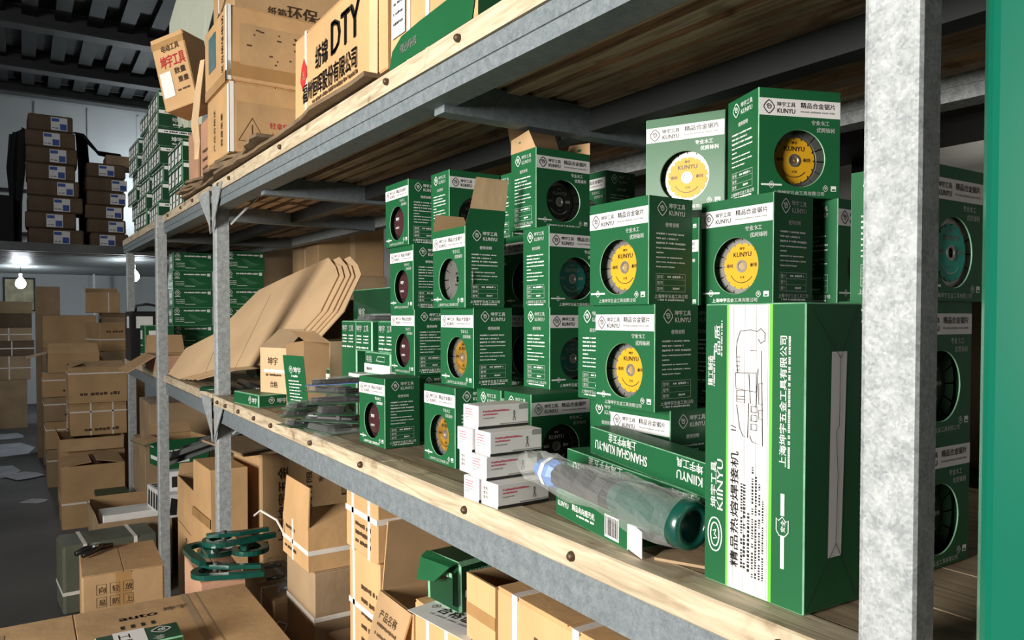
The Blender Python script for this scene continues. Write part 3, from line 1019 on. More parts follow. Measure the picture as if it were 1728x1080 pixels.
# ------------------------------------------------------------------ cartons in general
def carton(near, z, size, label, rot=0.0, m='card', name='cardboard_carton', cat='carton', flaps=None, straps=(), tapes=(), prints=None,
           group=None, rx=0.0, ry=0.0, seam='y', taper=(0, 0), edge=None, inner='card_inside', flap_len=None, chamfer=0.003, warp=0.0):
    """box whose near aisle-side corner stands at near; sx goes into the shelf, sy away along the aisle.
    flaps: {'F','N','B','K': degrees outward from upright} makes it open; otherwise two lid panels meet on top"""
    sx, sy, sz = size
    cx, cy = corner(near, rot, sx, sy)
    e = empty(name, (cx, cy, z), rot, label, cat, group, rx, ry)
    mats = [m, edge or m, inner]
    x0, x1, y0, y1 = -sx / 2, sx / 2, -sy / 2, sy / 2
    if flaps is None:
        mb = MB().cbox((x0, y0, 0), (x1, y1, sz - (0.003 if seam else 0)), chamfer, 0, 1)
        rnd = random.Random(zlib.crc32(label.encode()))
        if warp:
            mb.v = [p + Vector((rnd.uniform(-warp, warp), rnd.uniform(-warp, warp), rnd.uniform(-warp, warp) if p.z > sz / 2 else 0)) for p in mb.v]
        mb.build('body', mats, e)
        if seam:
            for s in (0, 1):
                mb = MB()
                if seam == 'y':
                    a, b = ((x0 + 0.001, y0 + 0.001), (-0.0012, y1 - 0.001)) if s == 0 else ((0.0012, y0 + 0.001), (x1 - 0.001, y1 - 0.001))
                else:
                    a, b = ((x0 + 0.001, y0 + 0.001), (x1 - 0.001, -0.0012)) if s == 0 else ((x0 + 0.001, 0.0012), (x1 - 0.001, y1 - 0.001))
                mb.cbox((a[0], a[1], sz - 0.003), (b[0], b[1], sz), 0.001)
                mb.build('lid_panel', m, e)
    else:
        t = 0.004
        mb = MB()
        o = [(x0, y0), (x1, y0), (x1, y1), (x0, y1)]
        i = [(x0 + t, y0 + t), (x1 - t, y0 + t), (x1 - t, y1 - t), (x0 + t, y1 - t)]
        vs = [(*p, 0) for p in o] + [(*p, sz) for p in o] + [(*p, t) for p in i] + [(*p, sz) for p in i]
        for k in range(4):
            j = (k + 1) % 4
            mb.add([vs[k], vs[j], vs[4 + j], vs[4 + k]], [(0, 1, 2, 3)], 0)
            mb.add([vs[8 + k], vs[8 + j], vs[12 + j], vs[12 + k]], [(3, 2, 1, 0)], 2)
            mb.add([vs[4 + k], vs[4 + j], vs[12 + j], vs[12 + k]], [(0, 1, 2, 3)], 2)
        mb.add(vs[0:4], [(3, 2, 1, 0)], 0)
        mb.add(vs[8:12], [(0, 1, 2, 3)], 2)
        mb.build('body', mats, e)
        edges = {'F': ((x0, y1), (x0, y0), (-1, 0), sx), 'N': ((x0, y0), (x1, y0), (0, -1), sy), 'B': ((x1, y0), (x1, y1), (1, 0), sx), 'K': ((x1, y1), (x0, y1), (0, 1), sy)}
        for k, ang in flaps.items():
            a, b, n, span = edges[k]
            ln = (flap_len or {}).get(k, min(span / 2, 0.16)) if isinstance(flap_len, dict) or flap_len is None else flap_len
            c, s = math.cos(R(ang)), math.sin(R(ang))
            va, vb = Vector((*a, sz)), Vector((*b, sz))
            d = Vector((n[0] * s, n[1] * s, c)) * ln
            ins = (vb - va).normalized() * 0.012
            th = Vector((n[0] * c, n[1] * c, -s)) * 0.0035
            q = [va + ins * .3, vb - ins * .3, vb - ins + d, va + ins + d]
            mb = MB()
            mb.add(q + [p - th for p in q], [(0, 1, 2, 3), (7, 6, 5, 4), (0, 4, 5, 1), (1, 5, 6, 2), (2, 6, 7, 3), (3, 7, 4, 0)], 0)
            mb.mi[-5] = 1
            mb.build('flap', [m, inner], e)
    for st in straps:
        ax, v = st[0], st[1]
        w, t = 0.006 if len(st) < 3 else st[2], 0.0012
        mb = MB()
        a, b = -t, sz + t
        if ax == 'y':
            for (p, q) in (((x0 - t, v - w, a), (x0, v + w, b)), ((x1, v - w, a), (x1 + t, v + w, b)), ((x0, v - w, sz), (x1, v + w, b))):
                mb.box(p, q)
        elif ax == 'x':
            for (p, q) in (((v - w, y0 - t, 0), (v + w, y0, b)), ((v - w, y1, 0), (v + w, y1 + t, b)), ((v - w, y0, sz), (v + w, y1, b))):
                mb.box(p, q)
        else:
            for (p, q) in (((x0 - t, y0 - t, v - w), (x0, y1 + t, v + w)), ((x1, y0 - t, v - w), (x1 + t, y1 + t, v + w)), ((x0, y0 - t, v - w), (x1, y0, v + w)), ((x0, y1, v - w), (x1, y1 + t, v + w))):
                mb.box(p, q)
        mb.build('strap', 'strap', e)
    fr = frames(size)
    for tp in tapes:
        p = Print([])
        p.frame(*fr[tp[0]], 0.0005 + warp)
        p.rect(*tp[1:5], tp[5] if len(tp) > 5 else 'tape')
        p.build('tape', e)
    if prints:
        for f in ('F', 'N', 'T'):
            p = Print([])
            p.frame(*fr[f], 0.0008 + warp)
            prints(p, f)
            p.build('lettering', e)
    return e


def frames(size):
    sx, sy, sz = size
    return {'F': ((-sx / 2, sy / 2, 0), (0, -1, 0), (0, 0, 1)), 'N': ((-sx / 2, -sy / 2, 0), (1, 0, 0), (0, 0, 1)), 'T': ((-sx / 2, sy / 2, sz), (0, -1, 0), (1, 0, 0))}


def sticker(e, size, face, x0, y0, x1, y1, m, name='label_sticker', lift=0.0011):
    p = Print([])
    p.frame(*frames(size)[face], lift)
    p.rect(x0, y0, x1, y1, m)
    return p.build(name, e)


# ------------------------------------------------------------------ tall carton with white panel and line drawing
W, D, H = 0.118, 0.08, 0.276
ky = empty('tool_box', (*corner((0.572, 0.412), -1.5, D, W), S1 + 0.0005), -1.5, 'tall green box with white striped panel and tool line drawing beside the near post', 'box')
mb = MB().cbox((-D / 2, -W / 2, 0), (D / 2, W / 2, H), 0.0012, 0, 1)
mb.build('carton', ['green', 'green_edge'], ky)
KS = (D, W, H)
sticker(ky, KS, 'F', 0.0285, 0.0012, 0.0310, H - 0.0012, 'lime', 'lime_stripe', 0.0002)
sticker(ky, KS, 'F', 0.0795, 0.0012, 0.0830, H - 0.0012, 'lime', 'lime_stripe', 0.0002)
wp = sticker(ky, KS, 'F', 0.0310, 0.0012, 0.0795, H - 0.0012, 'white_card', 'white_panel', 0.0002)
p = Print([]).frame(*frames(KS)['F'], 0.0004)
for i in range(14):
    x = 0.0335 + i * 0.0034
    p.rect(x, 0.002, x + 0.0006, H - 0.002, 'grey_print' if i % 4 == 1 else 'strap')
p.build('pin_stripes', wp)
# drawing of a machine standing on end
p = Print([]).frame(*frames(KS)['F'], 0.0006)
lw = 0.0007


def dr(*pts):
    p.stroke([(0.031 + a * 0.0485, H * b) for a, b in pts], lw, 'black_print')


dr((.22, .87), (.30, .905), (.55, .91), (.72, .905), (.80, .915), (.90, .90), (.90, .875), (.80, .865), (.74, .88))
dr((.22, .87), (.20, .84), (.22, .79), (.24, .76))
for t in (.77, .785, .80, .815):
    dr((.20, t), (.30, t))
dr((.18, .76), (.70, .765), (.70, .70), (.20, .705), (.18, .76))
dr((.22, .70), (.42, .70), (.42, .66), (.22, .66), (.22, .70))
dr((.22, .67), (.42, .67))
dr((.22, .68), (.42, .68))
dr((.22, .65), (.30, .57), (.38, .545), (.50, .54), (.52, .66))
dr((.55, .84), (.82, .84), (.86, .52), (.60, .53), (.55, .55))
dr((.52, .76), (.56, .66), (.70, .65), (.74, .78))
for t in (.60, .63, .57):
    dr((.58, t), (.72, t), (.72, t + .02), (.58, t + .02), (.58, t))
dr((.86, .73), (.76, .73), (.76, .66), (.86, .66))
dr((.86, .64), (.76, .64), (.76, .61), (.86, .61))
p.build('line_drawing', wp)
p = Print([]).frame(*frames(KS)['F'], 0.0006)
p.text('精品热熔焊接机', 0.0435, 0.022, 0.0105, 'black_print', 0.112, 90)
p.text('1/', 0.0410, 0.152, 0.009, 'black_print', None, 90)
p.words(0, 0, 0.0001, 0.001, 'black_print', 1)
for i, (x, y0, ln, h) in enumerate(((.0495, .024, .085, .0022), (.0530, .024, .080, .0026), (.0580, .022, .055, .0026), (.0625, .018, .105, .0020), (.0665, .018, .095, .0020), (.0705, .018, .090, .0018), (.0745, .018, .075, .0018))):
    q = Print(p.mats)
    rnd = random.Random(40 + i)
    t = 0.0
    while t < ln:
        k = h * rnd.choice((.6, .9, 1.1))
        p.rect(x - h, y0 + t, x, y0 + t + k, 'black_print', 0.0002)
        t += k + h * (0.5 if rnd.random() < .85 else 2.2)
p.build('lettering', wp)
p = Print([]).frame(*frames(KS)['F'], 0.0005)
p.text('坤宇工具', 0.0165, 0.074, 0.0088, 'white_print', 0.046, 90)
p.text('KIINYU', 0.0250, 0.072, 0.0105, 'white_print', 0.051, 90)
p.text('精工制造', 0.0110, 0.195, 0.0075, 'white_print', None, 90)
p.text('品质', 0.0200, 0.225, 0.0082, 'white_print', 0.030, 90)
p.text('上海坤宇五金工具有限公司', 0.0985, 0.128, 0.0082, 'white_print', 0.118, 90)
rnd = random.Random(9)
for (x, y0, ln, h) in ((.0130, .195, .040, .0016), (.0225, .225, .034, .0016), (.1020, .128, .118, .0022)):
    t = 0.0
    while t < ln:
        p.rect(x - h * .5, y0 + t, x + h * .5, y0 + t + h * .55, 'white_print', 0.0002)
        t += h * rnd.choice((.8, .8, .9, 1.6))
for (w2, h2) in ((0.009, 0.0165), (0.0055, 0.0115)):
    p.stroke([(0.0150 + w2 * (abs(math.cos(t)) ** .8) * (1 if math.cos(t) > 0 else -1), 0.048 + h2 * (abs(math.sin(t)) ** 1.2) * (1 if math.sin(t) > 0 else -1)) for t in [2 * math.pi * k / 28 for k in range(28)]], 0.0013, 'white_print', True)
p.stroke([(0.0125, .051), (0.0165, .053), (0.0145, .048), (0.018, .045), (0.013, .0435)], 0.0012, 'white_print')
p.rect(0.0935, 0.036, 0.0975, 0.066, 'white_print')
p.rect(0.0935, 0.084, 0.0975, 0.104, 'white_print')
p.stroke([(0.0890, .070), (0.0890, .081), (0.0915, .079), (0.0955, .083), (0.0995, .079), (0.1020, .081), (0.1020, .070), (0.0985, .066), (0.0955, .065), (0.0920, .066)], 0.0008, 'white_print', True)
p.text('安全', 0.0985, 0.069, 0.0055, 'white_print', None, 90)
p.build('lettering', ky)
# folded end towards the camera: white inner strip between the flaps, creases
p = Print([]).frame(*frames(KS)['N'], 0.0003)
p.poly([(0.033, 0.046), (0.036, 0.232), (0.058, 0.232), (0.052, 0.046)], 'white_card')
p.build('inner_strip', ky)
p = Print([]).frame(*frames(KS)['N'], 0.0006)
for pts in (((0.004, 0.004), (0.044, 0.058), (0.046, 0.120), (0.043, 0.160), (0.047, 0.165), (0.048, 0.226), (0.008, H - .004)), ((0.044, 0.058), (0.076, 0.004)), ((0.048, 0.226), (0.074, H - .004))):
    p.stroke(pts, 0.0007, 'black_print')
p.build('fold_crease', ky)

# ------------------------------------------------------------------ flat stacked boxes with upside-down lettering
def flat_box(near, z, size, rot, label, lines, rx=0.0):
    e = empty('flat_box', (*corner(near, rot, size[0], size[1]), z), rot, label, 'box', None, rx)
    MB().cbox((-size[0] / 2, -size[1] / 2, 0), (size[0] / 2, size[1] / 2, size[2]), 0.001, 0, 1).build('carton', ['green', 'green_edge'], e)
    p = Print([]).frame(*frames(size)['F'], 0.0003)
    lines(p)
    p.build('lettering', e)
    return e


def upside(p, L):
    p.text('上海坤宇五金', L * 0.47, 0.0345, 0.0125, 'white_print', L * 0.27, 180)
    p.text('SHANGHAI KUN-YU', L * 0.56, 0.0215, 0.0170, 'white_print', L * 0.50, 180)
    p.text('坤宇工具', L * 0.97, 0.0335, 0.0115, 'white_print', L * 0.18, 180)
    p.text('KIINYU', L * 0.97, 0.0205, 0.0145, 'white_print', L * 0.18, 180)


SZ = (0.038, 0.335, 0.037)
flat_box((0.6015, 0.545), S1 + 0.0365, SZ, -10.5, 'lower long green box with white upside-down lettering, just behind the bagged tool', lambda p: upside(p, 0.335))
flat_box((0.597, 0.545), S1 + 0.0737, (0.038, 0.290, 0.037), -14.0, 'upper long green box with white upside-down lettering, topmost of its pile', lambda p: upside(p, 0.290))


def bar_lines(p):
    p.text('KUNYU', 0.006, 0.014, 0.010, 'white_print', 0.03)
    p.text('精品角向磨光机', 0.046, 0.016, 0.009, 'white_print', 0.058)
    p.words(0.058, 0.010, 0.045, 0.003, 'white_print', 3)
    p.rect(0.128, 0.004, 0.160, 0.031, 'white_card')
    rnd = random.Random(2)
    x = 0.130
    while x < 0.157:
        w = rnd.choice((.0007, .0012, .0018))
        p.rect(x, 0.007, x + w, 0.029, 'black_print', 0.0003)
        x += w + rnd.choice((.0008, .0014))


fb = flat_box((0.568, 0.637), S1 + 0.0005, (0.105, 0.178, 0.0362), -9.5, 'flat green box with barcode and loose white tab under the bagged tool', bar_lines)
MB().add([(-0.0525, -0.0892, 0.003), (-0.0525, -0.0892, 0.0345), (-0.0565, -0.124, 0.031), (-0.0545, -0.121, 0.0005), (-0.0518, -0.0892, 0.003), (-0.0518, -0.0892, 0.0345), (-0.0558, -0.124, 0.031), (-0.0538, -0.121, 0.0005)],
         [(0, 1, 2, 3), (7, 6, 5, 4), (0, 4, 5, 1), (1, 5, 6, 2), (2, 6, 7, 3), (3, 7, 4, 0)]).build('end_tab', 'white_card', fb)
o = MB().prism([(0.60, 0.538), (0.572, 0.598), (0.60, 0.612), (0.645, 0.598), (0.65, 0.545)], 0.003).build('cardboard_scrap', 'card_dull')
o.location.z = S1 + 0.0002
tag(o, 'scrap of brown cardboard lying under the mouth of the bagged tool', 'cardboard')

# ------------------------------------------------------------------ grinder body in a clear bag
gr = empty('bagged_tool', (0.58, 0.68, S1 + 0.036), 0, 'green angle grinder body wrapped in a clear plastic bag lying on the flat box', 'power tool')
GI = Matrix.Translation((-0.58, -0.68, -(S1 + 0.036)))


def gp(mb, name, m, smooth=True):
    o = mb.build(name, m, gr, smooth)
    o.matrix_parent_inverse = GI
    return o


A, B = Vector((0.580, 0.800, 1.1475)), Vector((0.5725, 0.541, 1.1365))
ax = (B - A).normalized()
rot = Vector((0, 0, 1)).rotation_difference(ax).to_matrix().to_4x4()


def along(prof, n=24):
    mb = MB()
    mb.M = Matrix.Translation(A) @ rot
    return mb.lathe(prof, n)


L = (B - A).length
gp(along([(0.0, 0.0), (0.012, 0.004), (0.015, 0.02), (0.017, 0.09), (0.018, 0.13), (0.0185, 0.145)]), 'motor_grip', 'black_plastic')
gp(along([(0.019, 0.14), (0.023, 0.15), (0.0235, L - 0.055), (0.021, L - 0.04), (0.021, L - 0.030), (0.0255, L - 0.024), (0.0265, L - 0.012), (0.0255, L - 0.002), (0.023, L), (0.0175, L), (0.0165, L - 0.004), (0.0165, L - 0.03), (0, L - 0.032)]), 'housing', 'tool_green')
gp(along([(0.0, -0.030), (0.011, -0.026), (0.0185, -0.004), (0.0195, 0.014), (0.014, 0.024)], 8), 'blue_cover', 'blue_plastic', False)
o = gp(along([(0.0194, -0.003), (0.0200, 0.006)], 8), 'paper_band', 'paper', False)
# the bag: crumpled sleeve round the tool
rnd = random.Random(12)
mb = MB()
mb.M = Matrix.Translation(A) @ rot
prof = [(-0.050, .026), (-0.044, .024), (-0.036, .0245), (-0.018, .027), (0, .029), (.025, .030), (.05, .031), (.08, .030), (.11, .030), (.14, .031), (.17, .032), (.20, .0325), (.225, .032), (L - .012, .030)]
n = 22
vs = []
for i, (z, r) in enumerate(prof):
    for k in range(n):
        t = 2 * math.pi * k / n
        rr = r * (1 + 0.10 * math.sin(3 * t + i * 1.3) + rnd.uniform(-.07, .07))
        rr = max(rr * (0.80 if z < .12 else .93), (0.0190 if z < .13 else 0.0268) if z > 0 else 0.012)
        vs.append((rr * math.cos(t), rr * math.sin(t), z))
fs = [(i * n + k, i * n + (k + 1) % n, (i + 1) * n + (k + 1) % n, (i + 1) * n + k) for i in range(len(prof) - 1) for k in range(n)]
mb.add(vs, fs)
gp(mb, 'plastic_bag', 'clear_film', False)

# ------------------------------------------------------------------ white plier boxes
PS = (0.088, 0.042, 0.0338)


def plier_meshes():
    sx, sy, sz = PS
    b = MB().cbox((-sx / 2, -sy / 2, 0), (sx / 2, sy / 2, sz), 0.0008).mesh('carton', ['white_card'])
    fr = frames(PS)
    p = Print([]).frame(*fr['N'], 0.0002)
    p.rect(0.0, 0.0003, sx, 0.0042, 'black_print')
    p.rect(sx * 0.42, 0.0050, sx - 0.001, 0.0066, 'grey_print')
    p.poly([(sx - 0.016, sz - 0.0005), (sx - 0.018, sz - 0.004), (sx - 0.017, sz - 0.0085), (sx - 0.0015, sz - 0.0085), (sx - 0.001, sz - 0.0005)], 'grey_print')
    p.words(0.008, 0.0240, 0.044, 0.0030, 'pink_print', 1, 0.2)
    p.words(0.008, 0.0195, 0.024, 0.0028, 'pink_print', 2, 0.2)
    p.words(0.008, 0.0145, 0.019, 0.0022, 'grey_print', 3, 0.2)
    for s in (-1, 1):   # picture of pliers
        p.stroke([(0.0620 + s * .0003, 0.0240), (0.0620 + s * .0012, 0.0195), (0.0620 - s * .0004, 0.0165), (0.0620 + s * .0019, 0.0125), (0.0620 + s * .0018, 0.0090)], 0.0010, 'black_print')
    long_side = p.mb.mesh('lettering', p.mats)
    p = Print([]).frame(*fr['F'], 0.0002)
    for i, (w, m) in enumerate(((.022, 'pink_print'), (.020, 'pink_print'), (.023, 'pink_print'), (.0235, 'grey_print'), (.011, 'grey_print'))):
        p.words(0.005, 0.0270 - i * 0.0038, w, 0.0014, m, 7 + i, 0.2)
    end = p.mb.mesh('lettering', p.mats)
    p = Print([]).frame(*fr['F'], 0.0002)
    p.rect(0.0010, 0.0010, sy - 0.001, sz - 0.001, 'strap', -0.0001)
    for i in range(3):
        p.rect(0.0185, 0.009 + i * 0.0062, 0.0300, 0.0140 + i * 0.0062, 'white_print', 0.0001)
        p.text('型号', 0.006, 0.0095 + i * 0.0062, 0.0048, 'black_print', 0.011)
    other = p.mb.mesh('lettering', p.mats)
    p = Print([]).frame(*fr['T'], 0.0002)
    p.rect(0.002, 0.030, 0.040, 0.086, 'strap')
    top = p.mb.mesh('lettering', p.mats)
    return b, long_side, end, other, top


PM = plier_meshes()
ordn = (('bottom', 'rightmost'), ('bottom', 'leftmost'), ('second', 'right'), ('second', 'left'), ('third', 'right'), ('third', 'left'), ('top', 'single'))
for i, (x, y, lv, rot, tab, lab) in enumerate((
        (0.5425, 0.872, 0, 2.0, 1, 'white plier box in the bottom row with a table printed on its end, right'),
        (0.5385, 0.9170, 0, 0.5, 0, 'white plier box in the bottom row at the shelf edge, left'),
        (0.5400, 0.8985, 1, 1.0, 0, 'white plier box in the second row from below, right'),
        (0.5460, 0.9455, 1, -1.0, 1, 'white plier box in the second row with a table on its end, left'),
        (0.5440, 0.8945, 2, 0.0, 0, 'white plier box in the third row from below, right'),
        (0.5400, 0.9385, 2, 1.0, 0, 'white plier box in the third row from below, left'),
        (0.5430, 0.9260, 3, 1.0, 0, 'single white plier box on top of the little stack'))):
    e = empty('plier_box', (*corner((x, y), rot, PS[0], PS[1]), S1 + 0.0005 + lv * 0.0342), rot, lab, 'box', 'white plier boxes stacked at the shelf edge')
    link('carton', PM[0], e)
    link('lettering', PM[1], e)
    link('lettering', PM[3 if tab else 2], e)
    link('lettering', PM[4], e)

# ------------------------------------------------------------------ glossy green upright at the right edge of the view
mb = MB()
pts = []
for (cx, cy, a0) in ((0.445, 0.196, 90), (0.445, -0.48, 180), (0.52, -0.48, 270), (0.52, 0.196, 0)):  # unseen near end lengthened to shade the boxes beyond the post
    for k in range(6):
        t = R(a0 + 90 * k / 5)
        pts.append((cx + 0.012 * math.cos(t), cy + 0.012 * math.sin(t)))
mb.prism(pts, 2.55)
gc = empty('green_upright', (0.0, 0.0, 0), 0, 'glossy teal green painted upright close by at the right edge of the view', 'upright')
mb.build('column', 'glossy_green', gc)
MB().box((0.42, -0.51, 0), (0.545, 0.216, 0.006)).build('foot_plate', 'glossy_green', gc)

# ------------------------------------------------------------------ cartons on the upper shelf
TILT = math.degrees(math.atan(SLOPE))


def p_dty(p, f):
    if f == 'F':
        p.text('DTY', 0.245, 0.098, 0.098, 'black_print', 0.165)
        p.text('纺锦', 0.150, 0.098, 0.055, 'black_print', 0.078)
        p.text('福州恒晖股份有限公司', 0.060, 0.042, 0.046, 'black_print', 0.335)
        p.words(0.13, 0.026, 0.27, 0.009, 'brown_print', 3)
        p.poly([(0.045, 0.095), (0.055, 0.125), (0.072, 0.142), (0.090, 0.120), (0.092, 0.098), (0.078, 0.078), (0.060, 0.074)], 'red_print')
        p.text('A', 0.056, 0.092, 0.03, 'card_pale')


T2 = (0.40, 0.535, 0.20)
carton((0.552, 1.264), zu(1.53) + 0.0140, T2, 'carton with three large black capital letters at the edge of the upper shelf', rx=TILT, m='card_warm', prints=p_dty,
       straps=(('y', 0.185, 0.006),), tapes=(('F', 0.46, 0.0, 0.50, 0.2, 'card_pale'),), warp=0.0012)


def p_green(p, f):
    if f == 'F':
        p.poly([(0, 0), (0.29, 0.0), (0.303, 0.045), (0.27, 0.055), (0.20, 0.052), (0.12, 0.050), (0.05, 0.046), (0.012, 0.030)], 'green', -0.0004)
        p.text('绿色环保', 0.045, 0.018, 0.016, 'grey_print')
        p.rect(0.012, 0.05, 0.065, 0.24, 'paper', 0.0002)
        for i in range(9):
            p.words(0.018, 0.07 + i * 0.017, 0.04, 0.006, 'grey_print', i)
    if f == 'N':
        p.poly([(0, 0), (0.12, 0.0), (0.10, 0.045), (0, 0.045)], 'green', -0.0004)


carton((0.548, 0.935), zu(1.087) + 0.001, (0.40, 0.303, 0.30), 'strapped carton with a curved green printed foot on the near upper shelf', rx=TILT, m='card_warm', prints=p_green,
       straps=(('y', 0.075, 0.006), ('y', 0.005, 0.006)), warp=0.0012)


def p_warn(p, f):
    if f == 'N':
        p.rect(0.02, 0.01, 0.20, 0.15, 'card', -0.0002)
        p.stroke([(0.025, 0.035), (0.065, 0.105), (0.105, 0.035)], 0.004, 'brown_print', True)
        p.rect(0.063, 0.052, 0.067, 0.085, 'brown_print')
        p.text('轻拿轻放', 0.115, 0.082, 0.020, 'red_print')
        p.text('小心易碎', 0.115, 0.052, 0.020, 'red_print')
        p.words(0.115, 0.030, 0.075, 0.010, 'red_print', 4)
    if f == 'F':
        p.text('产品合格证', 0.12, 0.03, 0.022, 'brown_print', 0.13, 90)
        p.text('数量重量', 0.22, 0.03, 0.022, 'brown_print', 0.10, 90)


tz = 1.843
tape_edge = ('N', 0.0, 0.0, 0.012, 0.205, 'tape_white')
carton((0.52, 2.33), tz, (0.27, 0.31, 0.2075), 'lower of two battered cartons with a warning triangle near the large-lettered carton', rx=TILT, m='card_warm', prints=p_warn, tapes=(('F', 0.288, 0.0, 0.31, 0.2, 'tape_white'), tape_edge), warp=0.0012, name='battered_carton')


def p_batter(p, f):
    if f == 'N':
        p.rect(0.035, 0.05, 0.22, 0.17, 'card', -0.0002)
        p.rect(0.0, 0.012, 0.265, 0.055, 'tape', -0.0003)
        rnd = random.Random(5)
        for _ in range(14):
            a, b = rnd.uniform(.05, .2), rnd.uniform(.06, .16)
            p.rect(a, b, a + rnd.uniform(.004, .016), b + .005, 'brown_print')
    if f == 'F':
        p.rect(0.06, 0.075, 0.16, 0.185, 'teal_sticker')
        p.text('发货地址电话', 0.265, 0.03, 0.028, 'brown_print', 0.17, 90)
        p.rect(0.0, 0.0, 0.31, 0.03, 'tape', -0.0003)


carton((0.515, 2.325), tz + 0.2085, (0.275, 0.315, 0.218), 'upper battered carton with blue sticker and torn white tape on its edge', rx=TILT, m='card_warm', prints=p_batter, tapes=(('F', 0.292, 0.0, 0.315, 0.218, 'tape_white'), ('N', 0, 0, 0.010, 0.218, 'tape_white')), warp=0.0012, name='battered_carton')


def p_recy(p, f):
    if f == 'N':
        p.text('环保<4>', 0.16, 0.02, 0.05, 'brown_print', 0.18)
        p.text('纸箱', 0.10, 0.02, 0.03, 'brown_print')
    if f == 'F':
        p.stroke([(0.06, 0.03), (0.24, 0.10)], 0.006, 'brown_print')
        p.text('向上', 0.06, 0.02, 0.05, 'brown_print')


carton((0.55, 2.40), tz + 0.4305, (0.42, 0.28, 0.25), 'carton with a recycling mark resting on the blue-stickered carton', rx=TILT, m='card', prints=p_recy, warp=0.0012, straps=(('y', 0.06, 0.005),))
carton((0.84, 1.95), zu(2.115) + 0.001, (0.30, 0.33, 0.40), 'tall plain carton standing behind the large-lettered carton', rx=TILT, m='card', tapes=(('F', 0.06, 0.12, 0.10, 0.4), ('F', 0.22, 0.1, 0.26, 0.4)),
       prints=lambda p, f: (f == 'F' and p.text('中国制造', 0.12, 0.25, 0.05, 'brown_print')), warp=0.0012)


def p_red(p, f):
    if f == 'F':
        p.text('电动工具', 0.035, 0.205, 0.026, 'brown_print', 0.075)
        p.text('坤宇工具', 0.022, 0.150, 0.048, 'red_print', 0.100)
        p.text('数量', 0.070, 0.118, 0.024, 'brown_print')
        p.text('重量', 0.078, 0.086, 0.022, 'brown_print')
        p.words(0.070, 0.055, 0.050, 0.008, 'brown_print', 2)
        p.rect(0.010, 0.045, 0.056, 0.135, 'paper', 0.0003)
        p.rect(0.0, 0.222, 0.134, 0.245, 'tape', -0.0004)


carton((0.522, 2.80), 2.085, (0.12, 0.135, 0.262), 'small tilted carton with red lettering and a white label leaning out of the upper shelf', rot=42, rx=-14, m='card_warm', prints=p_red, warp=0.0012, seam=None)
carton((0.552, 2.665), zu(2.915) + 0.0415, (0.30, 0.50, 0.205), 'pinkish brown carton below the tilted red-lettered carton', rx=TILT, m='card_pink', prints=lambda p, f: (f == 'F' and (p.words(0.28, 0.03, 0.14, 0.012, 'brown_print', 3), p.words(0.28, 0.06, 0.16, 0.012, 'brown_print', 4), p.words(0.28, 0.09, 0.12, 0.012, 'brown_print', 5))), warp=0.0012,
       tapes=(('F', 0.20, 0.0, 0.235, 0.205, 'tape'),))

# torn brown paper hanging between the battered and the tilted carton
mb = MB()
pts = [(0.515, 2.652, 2.20), (0.505, 2.665, 2.10), (0.498, 2.68, 2.00), (0.500, 2.665, 1.93), (0.492, 2.648, 1.87)]
for i in range(4):
    a, b = Vector(pts[i]), Vector(pts[i + 1])
    w0, w1 = (0.02, 0.055, 0.07, 0.04, 0.015)[i:i + 2]
    mb.add([a, a + Vector((-.01, w0, .0)), b + Vector((-.01, w1, 0)), b], [(0, 1, 2, 3)])
o = mb.build('torn_paper', 'card_pale')
m_ = o.modifiers.new('thick', 'SOLIDIFY')
m_.thickness = 0.0012
tag(o, 'strip of torn yellowish kraft paper hanging beside the battered cartons', 'paper')

# flattened boards under the cartons
rnd = random.Random(21)
for i in range(4):
    ya, yb = ((1.30, 3.20), (1.95, 3.15), (2.05, 3.12), (2.12, 3.10))[i]
    mb = MB()
    n = 26
    front = []
    for k in range(n + 1):
        y = ya + (yb - ya) * k / n
        front.append((0.528 - 0.018 * math.sin(k * .5 + i) * (1 if i else .4) + rnd.uniform(-.006, .006) - (0.012 if i == 1 else 0), y))
    vs = [(x, y, zu(y) + 0.0005 + i * 0.0092 + 0.0045) for x, y in front] + [(0.83, y, zu(y) + 0.0005 + i * 0.0092 + 0.0045) for x, y in front]
    vs += [(a, b, c + 0.0088) for a, b, c in vs]
    N2 = 2 * (n + 1)
    fs = []
    for k in range(n):
        a, b, c, d = k, k + 1, n + 1 + k + 1, n + 1 + k
        fs += [(a, b, c, d), (N2 + d, N2 + c, N2 + b, N2 + a), (a, N2 + a, N2 + b, b), (d, c, N2 + c, N2 + d)]
    fs += [(0, n + 1, N2 + n + 1, N2), (n, N2 + n, N2 + 2 * n + 1, 2 * n + 1)]
    mb.add(vs, fs, 0)
    mb.mi = [1 if q % 4 == 2 else 0 for q in range(len(fs))]
    o = mb.build('flattened_board', ['card_old', 'card_old'])
    tag(o, ('lowest', 'second', 'third', 'topmost')[i] + ' ragged flattened cardboard sheet under the battered cartons on the upper shelf', 'cardboard', 'flattened boards under the cartons')

